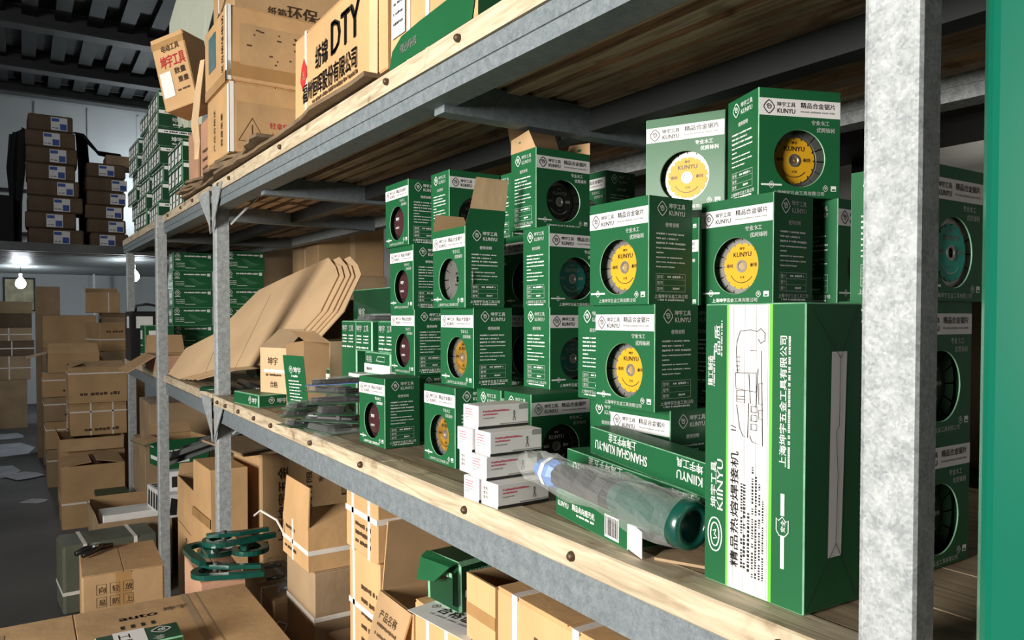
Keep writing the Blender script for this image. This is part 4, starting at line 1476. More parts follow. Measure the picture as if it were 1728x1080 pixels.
# dusty plastic sheet behind the tilted carton
mb = MB()
rnd = random.Random(4)
rows = [((0.60, 3.12, 2.10), (0.52, 3.22, 2.10)), ((0.60, 3.05, 2.40), (0.49, 3.25, 2.36)), ((0.62, 2.98, 2.55), (0.50, 3.20, 2.50)), ((0.66, 2.92, 2.72), (0.55, 3.12, 2.68)), ((0.74, 2.85, 2.84), (0.66, 3.02, 2.82))]
vs = []
for a, b in rows:
    for k in range(7):
        q = Vector(a).lerp(Vector(b), k / 6)
        vs.append(q + Vector((rnd.uniform(-.012, .012), rnd.uniform(-.012, .012), rnd.uniform(-.02, .02))))
mb.add(vs, [(i * 7 + k, i * 7 + k + 1, i * 7 + k + 8, i * 7 + k + 7) for i in range(4) for k in range(6)])
o = mb.build('plastic_sheet', 'dusty_film')
m_ = o.modifiers.new('thick', 'SOLIDIFY')
m_.thickness = 0.002
tag(o, 'greenish dusty plastic sheet crumpled behind the tilted red-lettered carton', 'plastic sheet')

# stack of small green boxes at the far end of the upper shelf
GS = (0.20, 0.36, 0.0865)


def slim_meshes():
    sx, sy, sz = GS
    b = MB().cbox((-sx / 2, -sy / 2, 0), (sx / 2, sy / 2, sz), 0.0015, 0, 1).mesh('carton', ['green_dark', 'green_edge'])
    fr = frames(GS)
    p = Print([]).frame(*fr['F'], 0.0008)
    for i in range(4):
        x = 0.012 + i * 0.088
        p.poly([(x, 0.006), (x + 0.060, 0.010), (x + 0.066, 0.066), (x + 0.010, 0.062)], 'white_print')
        p.words(x, 0.074, 0.07, 0.007, 'white_print', i)
        p.rect(x + 0.016, 0.028, x + 0.05, 0.034, 'green_dark', 0.0004)
    side = p.mb.mesh('lettering', p.mats)
    p = Print([]).frame(*fr['N'], 0.0008)
    p.rect(0.004, 0.060, sx - 0.004, 0.076, 'white_print')
    p.words(0.03, 0.064, 0.12, 0.009, 'black_print', 3)
    p.text('坤宇工具', 0.06, 0.024, 0.026, 'white_print')
    p.words(0.065, 0.008, 0.08, 0.008, 'white_print', 5)
    end = p.mb.mesh('lettering', p.mats)
    return b, side, end


SM = slim_meshes()
rnd = random.Random(8)
nth = ('lowest', 'second', 'third', 'fourth', 'fifth', 'sixth', 'seventh')


def slim(x, y, z, rot, lab):
    e = empty('slim_box', (*corner((x, y), rot, GS[0], GS[1]), z), rot, lab, 'box', 'small green boxes stacked on the upper shelf', TILT)
    link('carton', SM[0], e)
    link('lettering', SM[1], e)
    link('lettering', SM[2], e)


for c, (y, nlev) in enumerate(((3.93, 7), (4.32, 7), (4.71, 6))):
    for l in range(nlev):
        slim(0.556 + rnd.uniform(-.012, .016), y + rnd.uniform(-.012, .012), zu(y + .18) + 0.0012 + l * 0.0872, rnd.uniform(-1.8, 1.8), nth[l] + ' layer green-and-white small box in the ' + ('near', 'middle', 'far')[c] + ' column at the end of the upper shelf')
for l in range(3):
    slim(0.552 + rnd.uniform(-.004, .008), 3.30 + rnd.uniform(-.008, .008), zu(3.48) + 0.0012 + l * 0.0872, rnd.uniform(-1, 1), nth[l] + ' layer green-and-white small box in the low column beside the pinkish carton')
for c in range(2):
    for l in range(5 - c):
        slim(0.78 + rnd.uniform(-.008, .012), 3.93 + 0.39 * c, zu(4.11 + .39 * c) + 0.0012 + l * 0.0872, rnd.uniform(-1, 1), nth[l] + ' layer small box of the second row behind the ' + ('near', 'middle')[c] + ' column')

# ------------------------------------------------------------------ far part of the lower shelf
DS = (0.222, 0.17, 0.1085)


def drill_meshes():
    sx, sy, sz = DS
    b = MB().cbox((-sx / 2, -sy / 2, 0), (sx / 2, sy / 2, sz), 0.0015, 0, 1).mesh('carton', ['green', 'green_edge'])
    fr = frames(DS)
    p = Print([]).frame(*fr['N'], 0.0008)
    p.logo(0.025, 0.086, 0.030, 'white_print')
    p.rect(0.010, 0.062, 0.040, 0.067, 'white_print')
    p.words(0.062, 0.083, 0.125, 0.010, 'white_print', 3, 0.15)
    p.rect(0.193, 0.078, 0.211, 0.096, 'white_print')
    for i in range(3):
        p.words(0.014, 0.042 - i * 0.010, 0.05, 0.004, 'white_print', 5 + i)
    p.rect(0.066, 0.016, 0.125, 0.019, 'white_print')
    for (a, b2) in (((0.092, 0.066), (0.168, 0.026)), ((0.102, 0.066), (0.176, 0.030)), ((0.112, 0.062), (0.190, 0.034)), ((0.088, 0.062), (0.150, 0.022))):
        mx = ((a[0] + b2[0]) / 2, (a[1] + b2[1]) / 2 - 0.007)
        p.stroke([a, mx, b2], 0.0012, 'green_edge')
    end = p.mb.mesh('lettering', p.mats)
    p = Print([]).frame(*fr['F'], 0.0008)
    p.rect(0.02, 0.01, 0.15, 0.098, 'green_edge')
    p.rect(0.03, 0.058, 0.13, 0.085, 'white_print', 0.0003)
    p.rect(0.05, 0.020, 0.15, 0.040, 'white_print', 0.0003)
    side = p.mb.mesh('lettering', p.mats)
    return b, end, side


DM = drill_meshes()
rnd = random.Random(31)


def drill(x, y, z, rot, lab, grp='green drill boxes stacked on the lower shelf'):
    e = empty('drill_box', (*corner((x, y), rot, DS[0], DS[1]), z), rot, lab, 'box', grp)
    link('carton', DM[0], e)
    link('lettering', DM[1], e)
    link('lettering', DM[2], e)


for l in range(6):
    drill(0.752 + rnd.uniform(-.004, .004), 4.86 + rnd.uniform(-.004, .004), S1 + 0.0002 + l * 0.1087, rnd.uniform(-1, 1), nth[l] + ' green drill box from below in the stack between the two posts')
for l in range(6):
    drill(0.995 + rnd.uniform(-.004, .004), 4.60 + rnd.uniform(-.004, .004), S1 + 0.0002 + l * 0.1087, rnd.uniform(-1, 1), nth[l] + ' green drill box from below in the stack right of the middle post')
drill(0.775, 5.05, S1 + 0.0002, 0, 'green drill box behind the drill box stack beside the end post')
drill(0.775, 5.05, S1 + 0.0002 + 0.1087, 2, 'green drill box on another behind the drill box stack beside the end post')
# dark tool case and bits beside the end post
e = empty('tool_case', (0.638, 5.12, S1 + 0.001), 0, 'black tool case with white labels standing on the far end of the lower shelf', 'case')
MB().cbox((-0.10, -0.14, 0), (0.10, 0.14, 0.30), 0.008).build('case_body', 'black_plastic', e)
MB().tube([(-0.06, -0.03, 0.30), (-0.055, -0.03, 0.335), (0.0, -0.03, 0.345), (0.055, -0.03, 0.335), (0.06, -0.03, 0.30)], 0.008, 6).build('handle', 'black_plastic', e, True)
sticker(e, (0.2, 0.28, 0.30), 'N', 0.03, 0.20, 0.12, 0.27, 'paper')
sticker(e, (0.2, 0.28, 0.30), 'F', 0.10, 0.20, 0.22, 0.27, 'paper')
carton((0.575, 4.66), S1 + 0.0003, (0.15, 0.20, 0.22), 'small green box with white stickers between the end post and the drill boxes', m='green', inner='card_inside', edge='green_edge', seam=None, cat='box', name='green_box',
       prints=lambda p, f: (f in 'FN' and (p.rect(0.02, 0.14, 0.10, 0.19, 'white_print'), p.words(0.02, 0.10, 0.1, 0.01, 'white_print', 2), p.words(0.02, 0.05, 0.1, 0.01, 'white_print', 3))))
carton((0.545, 4.02), S1 + 0.0003, (0.20, 0.40, 0.075), 'open low carton with a pinkish flap hanging over the shelf edge by the end post', m='card_pink', flaps={'F': 122, 'K': 20}, flap_len={'F': 0.15, 'K': 0.10}, seam=None)

# pile of large flattened cartons sliding off the shelf
sheet_out = [(0.504, 3.517, 1.096), (0.597, 3.555, 1.189), (0.68, 3.377, 1.26), (0.837, 3.294, 1.446), (0.895, 3.159, 1.493), (0.997, 2.904, 1.572), (0.984, 2.794, 1.533), (0.967, 2.721, 1.496), (0.876, 2.651, 1.363), (0.731, 2.70, 1.185), (0.711, 2.743, 1.169), (0.619, 3.117, 1.128), (0.514, 3.368, 1.09)]
SO = [Vector(q) for q in sheet_out]
nrm = (SO[5] - SO[0]).cross(SO[9] - SO[0]).normalized()
if nrm.y > 0:
    nrm = -nrm
e1 = (SO[5] - SO[0]).normalized()
e2 = (SO[9] - SO[0] - e1 * e1.dot(SO[9] - SO[0])).normalized()
SO = [q - nrm * nrm.dot(q - SO[0]) for q in SO]     # every board is flat
for i in range(5):
    sl = -nrm * (0.0065 * i) + e1 * (0.0, 0.012, -0.004, 0.020, 0.004)[i] + e2 * (0.0, 0.014, 0.028, 0.036, 0.052)[i]
    pts = [q + sl for q in SO]
    if i % 2:      # torn corner
        pts[5] -= e1 * 0.03
        pts[7] += e2 * 0.012
    while min(q.z for q in pts if q.x > 0.50) < S1 + 0.010:
        pts = [q + e1 * 0.004 for q in pts]
    n = len(pts)
    mb = MB()
    t = nrm * 0.004
    vs = pts + [q - t for q in pts]
    fs = [tuple(range(n)), tuple(range(2 * n - 1, n - 1, -1))] + [(k, n + k, n + (k + 1) % n, (k + 1) % n) for k in range(n)]
    mb.add(vs, fs)
    me = mb.mesh('flattened_carton', ['card_pale'])
    bm = bmesh.new()
    bm.from_mesh(me)
    bmesh.ops.recalc_face_normals(bm, faces=bm.faces)
    bm.to_mesh(me)
    bm.free()
    o = link('flattened_carton', me)
    tag(o, ('front', 'second', 'third', 'fourth', 'rearmost')[i] + ' tan flattened carton in the sheaf sliding over the shelf edge by the middle post', 'cardboard', 'flattened cartons leaning on the lower shelf')
    if i == 0:     # scored fold lines across the front board
        for f in (0.30, 0.62):
            a_, b_ = pts[1].lerp(pts[5], f), pts[12].lerp(pts[9], f)
            mb = MB()
            d_ = e1 * 0.003
            mb.add([a_ + nrm * .0006, b_ + nrm * .0006, b_ + d_ + nrm * .0006, a_ + d_ + nrm * .0006], [(0, 1, 2, 3)])
            mb.build('fold_line', 'card_dull', o)

# little brown carton with a tented lid
LC = (0.10, 0.145, 0.135)


def p_lc(p, f):
    if f == 'F':
        p.text('坤宇', 0.04, 0.085, 0.026, 'brown_print')
        p.words(0.03, 0.05, 0.08, 0.008, 'brown_print', 2)
        p.text('合格', 0.05, 0.018, 0.020, 'brown_print')
        p.rect(0.02, 0.062, 0.135, 0.070, 'tape_white', -0.0003)


e = carton((0.650, 2.200), S1 + 0.0385, LC, 'small tan carton with a tented lid standing on the flat green box', rot=18, m='card_pale', prints=p_lc, flaps={}, inner='card_dull')
w, d, h = LC[0] / 2, LC[1] / 2, LC[2]
bent_flap('lid_flap', e, [(((-w, d, h), (-w, -d, h), (0.012, -d * .9, h + 0.055), (0.012, d * .9, h + 0.055)), (0, 0))], ['card_dull'], 0.003)
bent_flap('lid_flap', e, [(((0.012, d * .9, h + 0.055), (0.012, -d * .9, h + 0.055), (w + .05, -d, h - .01), (w + .05, d, h - .01)), (0, 0))], ['card'], 0.003)
carton((0.572, 2.235), S1 + 0.0003, (0.16, 0.19, 0.038), 'flat green box lying under the small tan carton', rot=8, m='green', edge='green_edge', seam=None, cat='box', name='green_box',
       prints=lambda p, f: (f == 'F' and (p.logo(0.13, 0.02, 0.02, 'white_print'), p.text('坤宇', 0.145, 0.012, 0.018, 'white_print'))) or (f == 'N' and (p.logo(0.04, 0.02, 0.018, 'white_print'), p.text('坤宇', 0.055, 0.012, 0.016, 'white_print'))))
# green leaflet card leaning against the open carton
e = empty('blister_card', (0.605, 1.965, S1 + 0.03), 14, 'upright green backing card leaning on the open dark carton', 'card', None, 0, -6)
MB().cbox((-0.001, -0.05, 0), (0.001, 0.05, 0.135), 0.0005).build('card_sheet', 'green', e)
p = Print([]).frame((-0.001, 0.05, 0), (0, -1, 0), (0, 0, 1), 0.0004)
p.logo(0.035, 0.098, 0.018, 'white_print')
p.text('坤宇', 0.047, 0.090, 0.018, 'white_print')
p.words(0.035, 0.078, 0.03, 0.006, 'white_print', 1)
for i in range(7):
    p.words(0.018, 0.066 - i * 0.0085, 0.05 + 0.012 * (i % 2), 0.0035, 'white_print', i)
p.build('lettering', e)
# open dark carton with a blade box inside
carton((0.885 - 0.10, 1.945), S1 + 0.1003, (0.20, 0.22, 0.20), 'brown carton lying on its side, dark mouth open behind the green backing card', m='card_dull', flaps={'K': 12, 'B': 35}, flap_len={'K': 0.05, 'B': 0.05}, ry=-90)
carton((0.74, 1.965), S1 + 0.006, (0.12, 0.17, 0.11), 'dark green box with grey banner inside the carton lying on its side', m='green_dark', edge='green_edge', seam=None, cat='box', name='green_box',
       prints=lambda p, f: (f == 'F' and (p.rect(0, 0.07, 0.17, 0.095, 'strap'), p.words(0.02, 0.077, 0.12, 0.009, 'black_print', 2))))

# small green boxes piled left of the maroon-disc column
carton((0.715, 1.61), S1 + 0.0003, (0.22, 0.21, 0.115), 'grey cardboard box under the small green packets', m='card_dull', seam=None)
o = MB().cbox((0.69, 1.584, S1 + 0.1156), (0.90, 1.823, S1 + 0.1246), 0.001).build('white_board', 'paper')
tag(o, 'white board lying under the small green packets', 'board')
carton((0.712, 1.615), S1 + 0.1250, (0.14, 0.155, 0.055), 'green and white drill box under the three small green packets', m='green', edge='green_edge', seam=None, cat='box', name='green_box',
       prints=lambda p, f: (f in 'FN' and (p.rect(0.0, 0.004, 0.155 if f == 'F' else 0.14, 0.026, 'white_print'), p.text('电钻', 0.012, 0.031, 0.018, 'white_print'), p.words(0.015, 0.010, 0.035, 0.008, 'black_print', 4), p.stroke([(0.075, 0.035), (0.085, 0.045), (0.125, 0.045), (0.125, 0.034), (0.095, 0.034), (0.075, 0.035)], 0.0012, 'white_print'))))
for i, (x, y, lab) in enumerate(((0.712, 1.826, 'leftmost of the three small green packets on the white board'), (0.708, 1.715, 'middle one of the three small green packets, with blue sheen'), (0.716, 1.607, 'rightmost of the three small green packets beside the maroon-disc column'))):
    z = S1 + 0.1802 if i else S1 + 0.0003
    hh = 0.075 if i else 0.255
    carton((x, y), z, (0.08, 0.105 if i != 2 else 0.09, hh), lab, m='green', edge='green_edge', seam=None, cat='box', name='green_packet', group='small green packets',
           prints=lambda p, f, hh=hh: (f == 'F' and (p.text('坤宇', 0.008, hh - 0.026, 0.018, 'white_print', 0.035), p.text('工具', 0.056, hh - 0.026, 0.018, 'white_print', 0.03), [p.words(0.010 + 0.045 * (j % 2), hh - 0.040 - 0.008 * (j // 2), 0.032, 0.004, 'white_print', j) for j in range(6)], p.words(0.008, hh - 0.069, 0.08, 0.005, 'white_print', 9))))
# blister packs scattered in front: clear tray on a card
def blister_meshes():
    sx, sy = 0.085, 0.15
    c = MB().prism([(-sx / 2, -sy / 2), (sx / 2, -sy / 2), (sx / 2, sy / 2), (-sx / 2, sy / 2)], 0.001)
    c = c.mesh('backing_card', ['green'])
    b = MB()
    prof = [(1.0, 0.0012), (0.99, 0.003), (0.86, 0.0035), (0.82, 0.012), (0.74, 0.0165), (0.40, 0.018), (0.30, 0.013)]
    n = 20
    vs = []
    for s, z in prof:
        for k in range(n):
            t = 2 * math.pi * k / n
            a, b2 = math.cos(t), math.sin(t)
            q = (abs(a) ** 4 + abs(b2) ** 4) ** .25
            vs.append((sx / 2 * s * a / q, sy / 2 * s * b2 / q, z))
    fs = [(i * n + k, i * n + (k + 1) % n, (i + 1) * n + (k + 1) % n, (i + 1) * n + k) for i in range(len(prof) - 1) for k in range(n)] + [tuple((len(prof) - 1) * n + k for k in range(n))]
    b.add(vs, fs)
    b = b.mesh('clear_shell', ['blister_film'])
    t = MB()
    t.cbox((-0.024, -0.055, 0.002), (0.024, 0.035, 0.012), 0.003).cyl((0, 0.03, 0.007), (0, 0.062, 0.007), 0.0055, n=10).cyl((-0.028, -0.02, 0.009), (0.028, -0.02, 0.009), 0.0055, n=8)
    t = t.mesh('tool_bit', ['black_plastic'])
    return c, b, t


BM = blister_meshes()
rnd = random.Random(77)
spots = [(0.590, 1.705, 0.0, 12), (0.605, 1.72, 0.0215, 48), (0.590, 1.838, 0.0, 98), (0.592, 1.69, 0.043, -20), (0.612, 1.71, 0.0645, 62), (0.588, 1.842, 0.0215, 80), (0.592, 1.835, 0.043, 104), (0.606, 1.715, 0.086, 25), (0.610, 1.70, 0.1075, 70), (0.572, 1.576, 0.0, 90)]
names = ('front flat', 'grey second', 'crosswise', 'tilted middle', 'third layer', 'left low', 'left raised', 'upper', 'topmost blue-backed', 'lone empty')
for i, (x, y, z, a) in enumerate(spots):
    e = empty('blister_pack', (x + 0.01, y, S1 + 0.001 + z), a, names[i] + ' clear plastic blister pack in the heap left of the lone maroon-disc box', 'blister pack', 'clear blister packs heaped on the shelf', rnd.uniform(-2.5, 2.5) if z else 0, rnd.uniform(-3, 3) if z else 0)
    link('clear_shell', BM[1], e)
    if i != 9:
        c_ = link('backing_card', BM[0], e)
        if i == 8:
            c_.data = c_.data.copy()
            c_.data.materials[0] = MATS['blue_plastic']
    link('tool_bit', BM[2], e) if i not in (9,) else None
# blister packs lying on the packets and on the boxes behind
for i, (x, y, z, a) in enumerate(((0.745, 1.66, S1 + 0.2556, 60), (0.76, 1.78, S1 + 0.2556, 20))):
    e = empty('blister_pack', (x, y, z), a, ('right', 'left')[i] + ' clear blister pack lying on the small green packets', 'blister pack', 'clear blister packs heaped on the shelf')
    link('clear_shell', BM[1], e)
    link('tool_bit', BM[2], e)

# black wrapped bars beside the middle post
for i in range(4):
    e = empty('black_bar', (0.64 + 0.035 * (i % 3), 2.62, S1 + 0.012 + 0.0235 * (i // 3)), 6 - 3 * i, ('front', 'middle', 'back')[i % 3] + (' lower' if i < 3 else ' upper') + ' black plastic-wrapped tool bar lying behind the middle post', 'tool', 'black wrapped tool bars')
    MB().tube([(0, -0.16, 0), (0.002, 0, 0.001), (0, 0.16, 0)], 0.0115, 8).build('sleeve', 'black_plastic', e, True)
    MB().cyl((0, -0.175, 0), (0, -0.158, 0), 0.006, n=8).build('tip', 'tool_steel', e, True)
e = empty('green_disc', (0.598, 2.885, S1 + 0.001), 20, 'dark green rounded tool cover with white label under the cardboard sheaf', 'cover')
MB().lathe([(0.0, 0.018), (0.04, 0.017), (0.062, 0.012), (0.066, 0.0), (0.0, 0.0)], 24).build('cover', 'green_dark', e, True)
MB().prism([(-0.03, -0.055), (0.0, -0.06), (0.0, -0.03), (-0.03, -0.025)], 0.001).build('paper_label', 'paper', e).location.z = 0.0165
# back row of dark boxes, a mint case and a carton behind the flattened sheets
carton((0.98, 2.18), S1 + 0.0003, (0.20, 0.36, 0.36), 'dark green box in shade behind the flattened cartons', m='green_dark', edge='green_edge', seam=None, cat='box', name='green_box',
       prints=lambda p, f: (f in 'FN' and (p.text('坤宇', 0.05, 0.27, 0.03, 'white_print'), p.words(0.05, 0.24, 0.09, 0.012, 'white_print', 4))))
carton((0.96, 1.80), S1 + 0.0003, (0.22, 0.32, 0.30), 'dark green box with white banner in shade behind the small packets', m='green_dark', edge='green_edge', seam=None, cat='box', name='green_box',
       prints=lambda p, f: (f in 'FN' and (p.rect(0.0, 0.23, 0.22, 0.265, 'strap'), p.words(0.05, 0.19, 0.09, 0.012, 'white_print', 4))))
e = empty('mint_case', (0.985, 1.722, S1 + 0.001), 0, 'small mint green plastic case standing left of the top maroon-disc box', 'case')
MB().cbox((-0.035, -0.06, 0), (0.035, 0.06, 0.31), 0.006).build('case_body', 'mint', e)
MB().cbox((-0.043, -0.068, 0.31), (0.043, 0.068, 0.355), 0.006).build('case_lid', 'mint', e)
carton((0.99, 2.72), S1 + 0.0003, (0.22, 0.28, 0.33), 'brown carton in shade behind the top of the flattened cartons', m='card_old')
carton((0.86, 3.40), S1 + 0.0003, (0.11, 0.17, 0.33), 'green patterned box between the drill boxes and the flattened cartons', m='green_dark', edge='green_edge', seam=None, cat='box', name='green_box',
       prints=lambda p, f: (f in 'FN' and p.poly([(0.02, 0.25), (0.05, 0.31), (0.09, 0.30), (0.08, 0.26)], 'white_print')))

# ------------------------------------------------------------------ below the shelf and on the floor
def lines(f0, *rows):
    """rows: (u, v, width, height, seed)"""
    def fn(p, f):
        if f == f0:
            for i, (u, v, w, h) in enumerate(rows):
                p.words(u, v, w, h, 'brown_print', i + 3)
    return fn


def both(*fns):
    def fn(p, f):
        for g in fns:
            g(p, f)
    return fn


def letters(f0, *rows):
    def fn(p, f):
        if f == f0:
            for (s, u, v, h, w, r) in rows:
                p.text(s, u, v, h, 'brown_print', w, r)
    return fn


XF = 0.60
# strapped carton right under the near beam
carton((XF, 0.615), 0.0003, (0.36, 0.352, 0.45), 'lower carton under the strapped carton below the near beam', m='card')
carton((XF, 0.615), 0.4506, (0.36, 0.352, 0.492), 'closed strapped carton with black lettering right below the near beam', m='card_warm', seam='x', straps=(('y', 0.125, 0.007), ('y', -0.02, 0.007), ('z', 0.36, 0.007)),
       prints=both(letters('F', ('五金工具', 0.10, 0.405, 0.026, 0.12, 0), ('数量', 0.10, 0.365, 0.026, None, 0), ('重量', 0.20, 0.365, 0.026, None, 0)), lines('F', (0.10, 0.44, 0.16, 0.012), (0.24, 0.40, 0.09, 0.012), (0.10, 0.34, 0.2, 0.01))))
carton((0.61, 0.20), 0.0003, (0.36, 0.40, 0.88), 'tall carton standing at the near end below the shelf', m='card_warm', seam='x', straps=(('y', 0.05, 0.007),))
# open carton left of it
carton((XF, 0.972), 0.0003, (0.34, 0.088, 0.45), 'lower carton under the narrow open carton', m='card')
carton((XF, 0.972), 0.4506, (0.34, 0.088, 0.487), 'narrow open carton between the strapped carton and the green crushed box', m='card_warm', flaps={'B': 5}, flap_len={'B': 0.05},
       tapes=(('F', 0.0, 0.42, 0.088, 0.44, 'tape'), ('F', 0.0, 0.34, 0.088, 0.352, 'strap')))
# carton with crushed green box and a paper sheet on top
carton((XF, 1.066), 0.0003, (0.34, 0.188, 0.40), 'lower carton under the strapped carton that carries the green crushed box', m='card')
carton((XF, 1.066), 0.4006, (0.34, 0.188, 0.432), 'strapped carton carrying the crushed green box and the paper sheet', m='card_warm', straps=(('y', 0.04, 0.006), ('y', -0.03, 0.006), ('z', 0.30, 0.006)),
       prints=lines('F', *[(0.05, 0.10 + 0.035 * i, 0.09, 0.012) for i in range(8)]))
e = empty('paper_sheet', (0.66, 1.135, 0.8335), 14, 'crooked sheet of printed paper under the crushed green box', 'paper')
MB().add([(-0.095, -0.075, 0), (0.10, -0.085, 0), (0.10, 0.085, 0), (-0.075, 0.095, 0), (-0.095, -0.075, 0.0008), (0.10, -0.085, 0.0008), (0.10, 0.085, 0.0008), (-0.075, 0.095, 0.0008)],
         [(3, 2, 1, 0), (4, 5, 6, 7), (0, 1, 5, 4), (1, 2, 6, 5), (2, 3, 7, 6), (3, 0, 4, 7)]).build('sheet', 'paper', e)
p = Print([]).frame((-0.09, 0.085, 0.0009), (0, -1, 0), (1, 0, 0), 0.0003)
p.text('合格证明', 0.03, 0.045, 0.03, 'black_print', 0.11)
p.words(0.03, 0.03, 0.10, 0.006, 'grey_print', 3)
p.logo(0.016, 0.06, 0.016, 'black_print')
p.build('lettering', e)
GB = (0.235, 0.098, 0.088)
e = carton((0.628, 1.140), 0.8348, GB, 'crushed dark green box with a bent open flap below the shelf', rot=6, m='green_dark', edge='green_edge', seam=None, cat='box', name='green_box', warp=0.004,
           prints=lambda p, f: (f == 'N' and (p.rect(0.01, 0.030, 0.19, 0.042, 'strap', 0.003), p.words(0.02, 0.068, 0.12, 0.008, 'green_edge', 4))) or (f == 'F' and p.words(0.02, 0.06, 0.07, 0.01, 'green_edge', 3)))
w, d, h = GB[0] / 2, GB[1] / 2, GB[2]
bent_flap('flap', e, [(((-w, d, h), (-w, -d, h), (-w - .014, -d * .95, h - .003), (-w - .016, d * .9, h - .006)), (0, 0)),
                      (((-w - .016, d * .9, h - .006), (-w - .014, -d * .95, h - .003), (-w - .022, -d * .2, h - .036), (-w - .026, d * .85, h - .045)), (0, 0))], ['green'], 0.002)
bent_flap('flap', e, [(((-w, -d, 0.012), (-w, -d, h - .010), (-w - .012, -d - .004, h - .020), (-w - .012, -d - .004, 0.020)), (0, 0))], ['green'], 0.002)
# open carton with hanging front flap
carton((XF, 1.259), 0.0003, (0.34, 0.155, 0.40), 'lower carton under the open carton with hanging flap', m='card')
carton((XF, 1.259), 0.4006, (0.34, 0.155, 0.40), 'open carton with its printed front flap hanging down below the shelf', m='card_warm', flaps={'F': 163, 'K': -4, 'B': -3}, flap_len={'F': 0.13, 'K': 0.14, 'B': 0.13})
e = [o for o in COL.objects if o.get('label', '').startswith('open carton with its printed front')][0]
p = Print([]).frame((-0.17 - 0.042, 0.077, 0.272), (0, -1, 0), (0.29, 0, 0.957), 0.001)
p.text('产品名称', 0.03, 0.09, 0.020, 'brown_print')
for i in range(4):
    p.words(0.03, 0.075 - i * 0.018, 0.09, 0.007, 'brown_print', i)
p.build('lettering', e)
# column further along: strapped cartons
carton((XF, 1.420), 0.0003, (0.34, 0.165, 0.42), 'lowest carton in the strapped column under the beam', m='card')
carton((XF, 1.420), 0.4206, (0.34, 0.165, 0.43), 'lower strapped carton in the column under the beam, lettered front', m='card_warm', straps=(('y', 0.055, 0.006), ('z', 0.31, 0.006)), prints=lines('F', *[(0.07, 0.10 + 0.028 * i, 0.085, 0.011) for i in range(10)]))
carton((XF - 0.006, 1.415), 0.8510, (0.30, 0.172, 0.145), 'upper strapped carton in the column just under the beam', m='card_warm', straps=(('y', 0.045, 0.006), ('y', -0.045, 0.006), ('z', 0.085, 0.006), ('x', 0.0, 0.006)), prints=lines('F', *[(0.055, 0.02 + 0.018 * i, 0.085, 0.010) for i in range(3)]))
# carton with one tall flap standing
carton((0.612, 1.87), 0.0003, (0.30, 0.23, 0.34), 'lowest dark carton under the tall-flapped carton', m='card_dull')
carton((0.612, 1.865), 0.3406, (0.30, 0.235, 0.362), 'dark strapped carton under the tall-flapped carton', m='card_dull', straps=(('x', 0.0, 0.006), ('z', 0.24, 0.006)), seam='x')
e = carton((XF, 1.872), 0.7036, (0.30, 0.222, 0.108), 'open strapped carton with one tall flap standing up below the shelf', m='card_warm', flaps={'F': -4, 'B': 10, 'N': -50}, flap_len={'F': 0.105, 'B': 0.06, 'N': 0.07}, straps=(('z', 0.048, 0.006), ('y', 0.02, 0.005)),
           prints=lines('F', (0.02, 0.02, 0.10, 0.01), (0.03, 0.075, 0.08, 0.01)))
MB().tube([(-0.152, 0.09, 0.05), (-0.17, 0.10, 0.09), (-0.19, 0.19, 0.10), (-0.18, 0.30, 0.06)], 0.003, 5).build('loose_strap', 'strap', e)
carton((0.64, 1.62), 0.0003, (0.28, 0.23, 0.55), 'dark carton standing in shade between the flapped and strapped cartons', m='card_dull', straps=(('z', 0.42, 0.006),))
# large printed carton behind the middle post
carton((0.745, 2.87), 0.0003, (0.46, 0.28, 0.85), 'large printed carton standing in shade behind the middle post', rot=8, m='card', prints=both(
    letters('N', ('上海坤宇五金', 0.10, 0.48, 0.045, 0.30, 90), ('工具有限', 0.20, 0.55, 0.026, 0.20, 90), ('数量', 0.25, 0.55, 0.026, None, 90), ('毛重', 0.25, 0.70, 0.026, None, 90), ('净重', 0.30, 0.55, 0.026, None, 90), ('尺寸', 0.30, 0.70, 0.026, None, 90), ('日期', 0.35, 0.62, 0.026, 0.16, 90))))
o = MB().prism([(0.66, 2.78), (1.16, 2.84), (1.10, 3.30), (0.60, 3.22)], 0.008).build('flattened_carton', 'card_dull')
o.location.z = 0.852
tag(o, 'dusty flattened carton lying on the large printed carton below the shelf', 'cardboard')
carton((0.562, 2.86), 0.0003, (0.13, 0.27, 0.80), 'tall lit carton beside the middle post with brown tape', rot=3, m='card_warm', tapes=(('F', 0.0, 0.585, 0.27, 0.62, 'tape'),), seam=None, warp=0.003)
carton((0.566, 3.17), 0.0003, (0.30, 0.42, 0.655), 'open carton with white scraps left of the tall lit carton', m='card_warm', flaps={'K': 20, 'B': -60}, prints=both(lines('F', (0.02, 0.46, 0.30, 0.004)), letters('F', ('工具', 0.22, 0.33, 0.03, 0.10, 90))), flap_len={'K': 0.05, 'B': 0.12})
o = MB().cbox((0.59, 3.22, 0.60), (0.76, 3.25, 0.70), 0.002).build('foam_piece', 'paper')
tag(o, 'piece of white foam sticking out of the open carton left of the tall lit carton', 'foam')
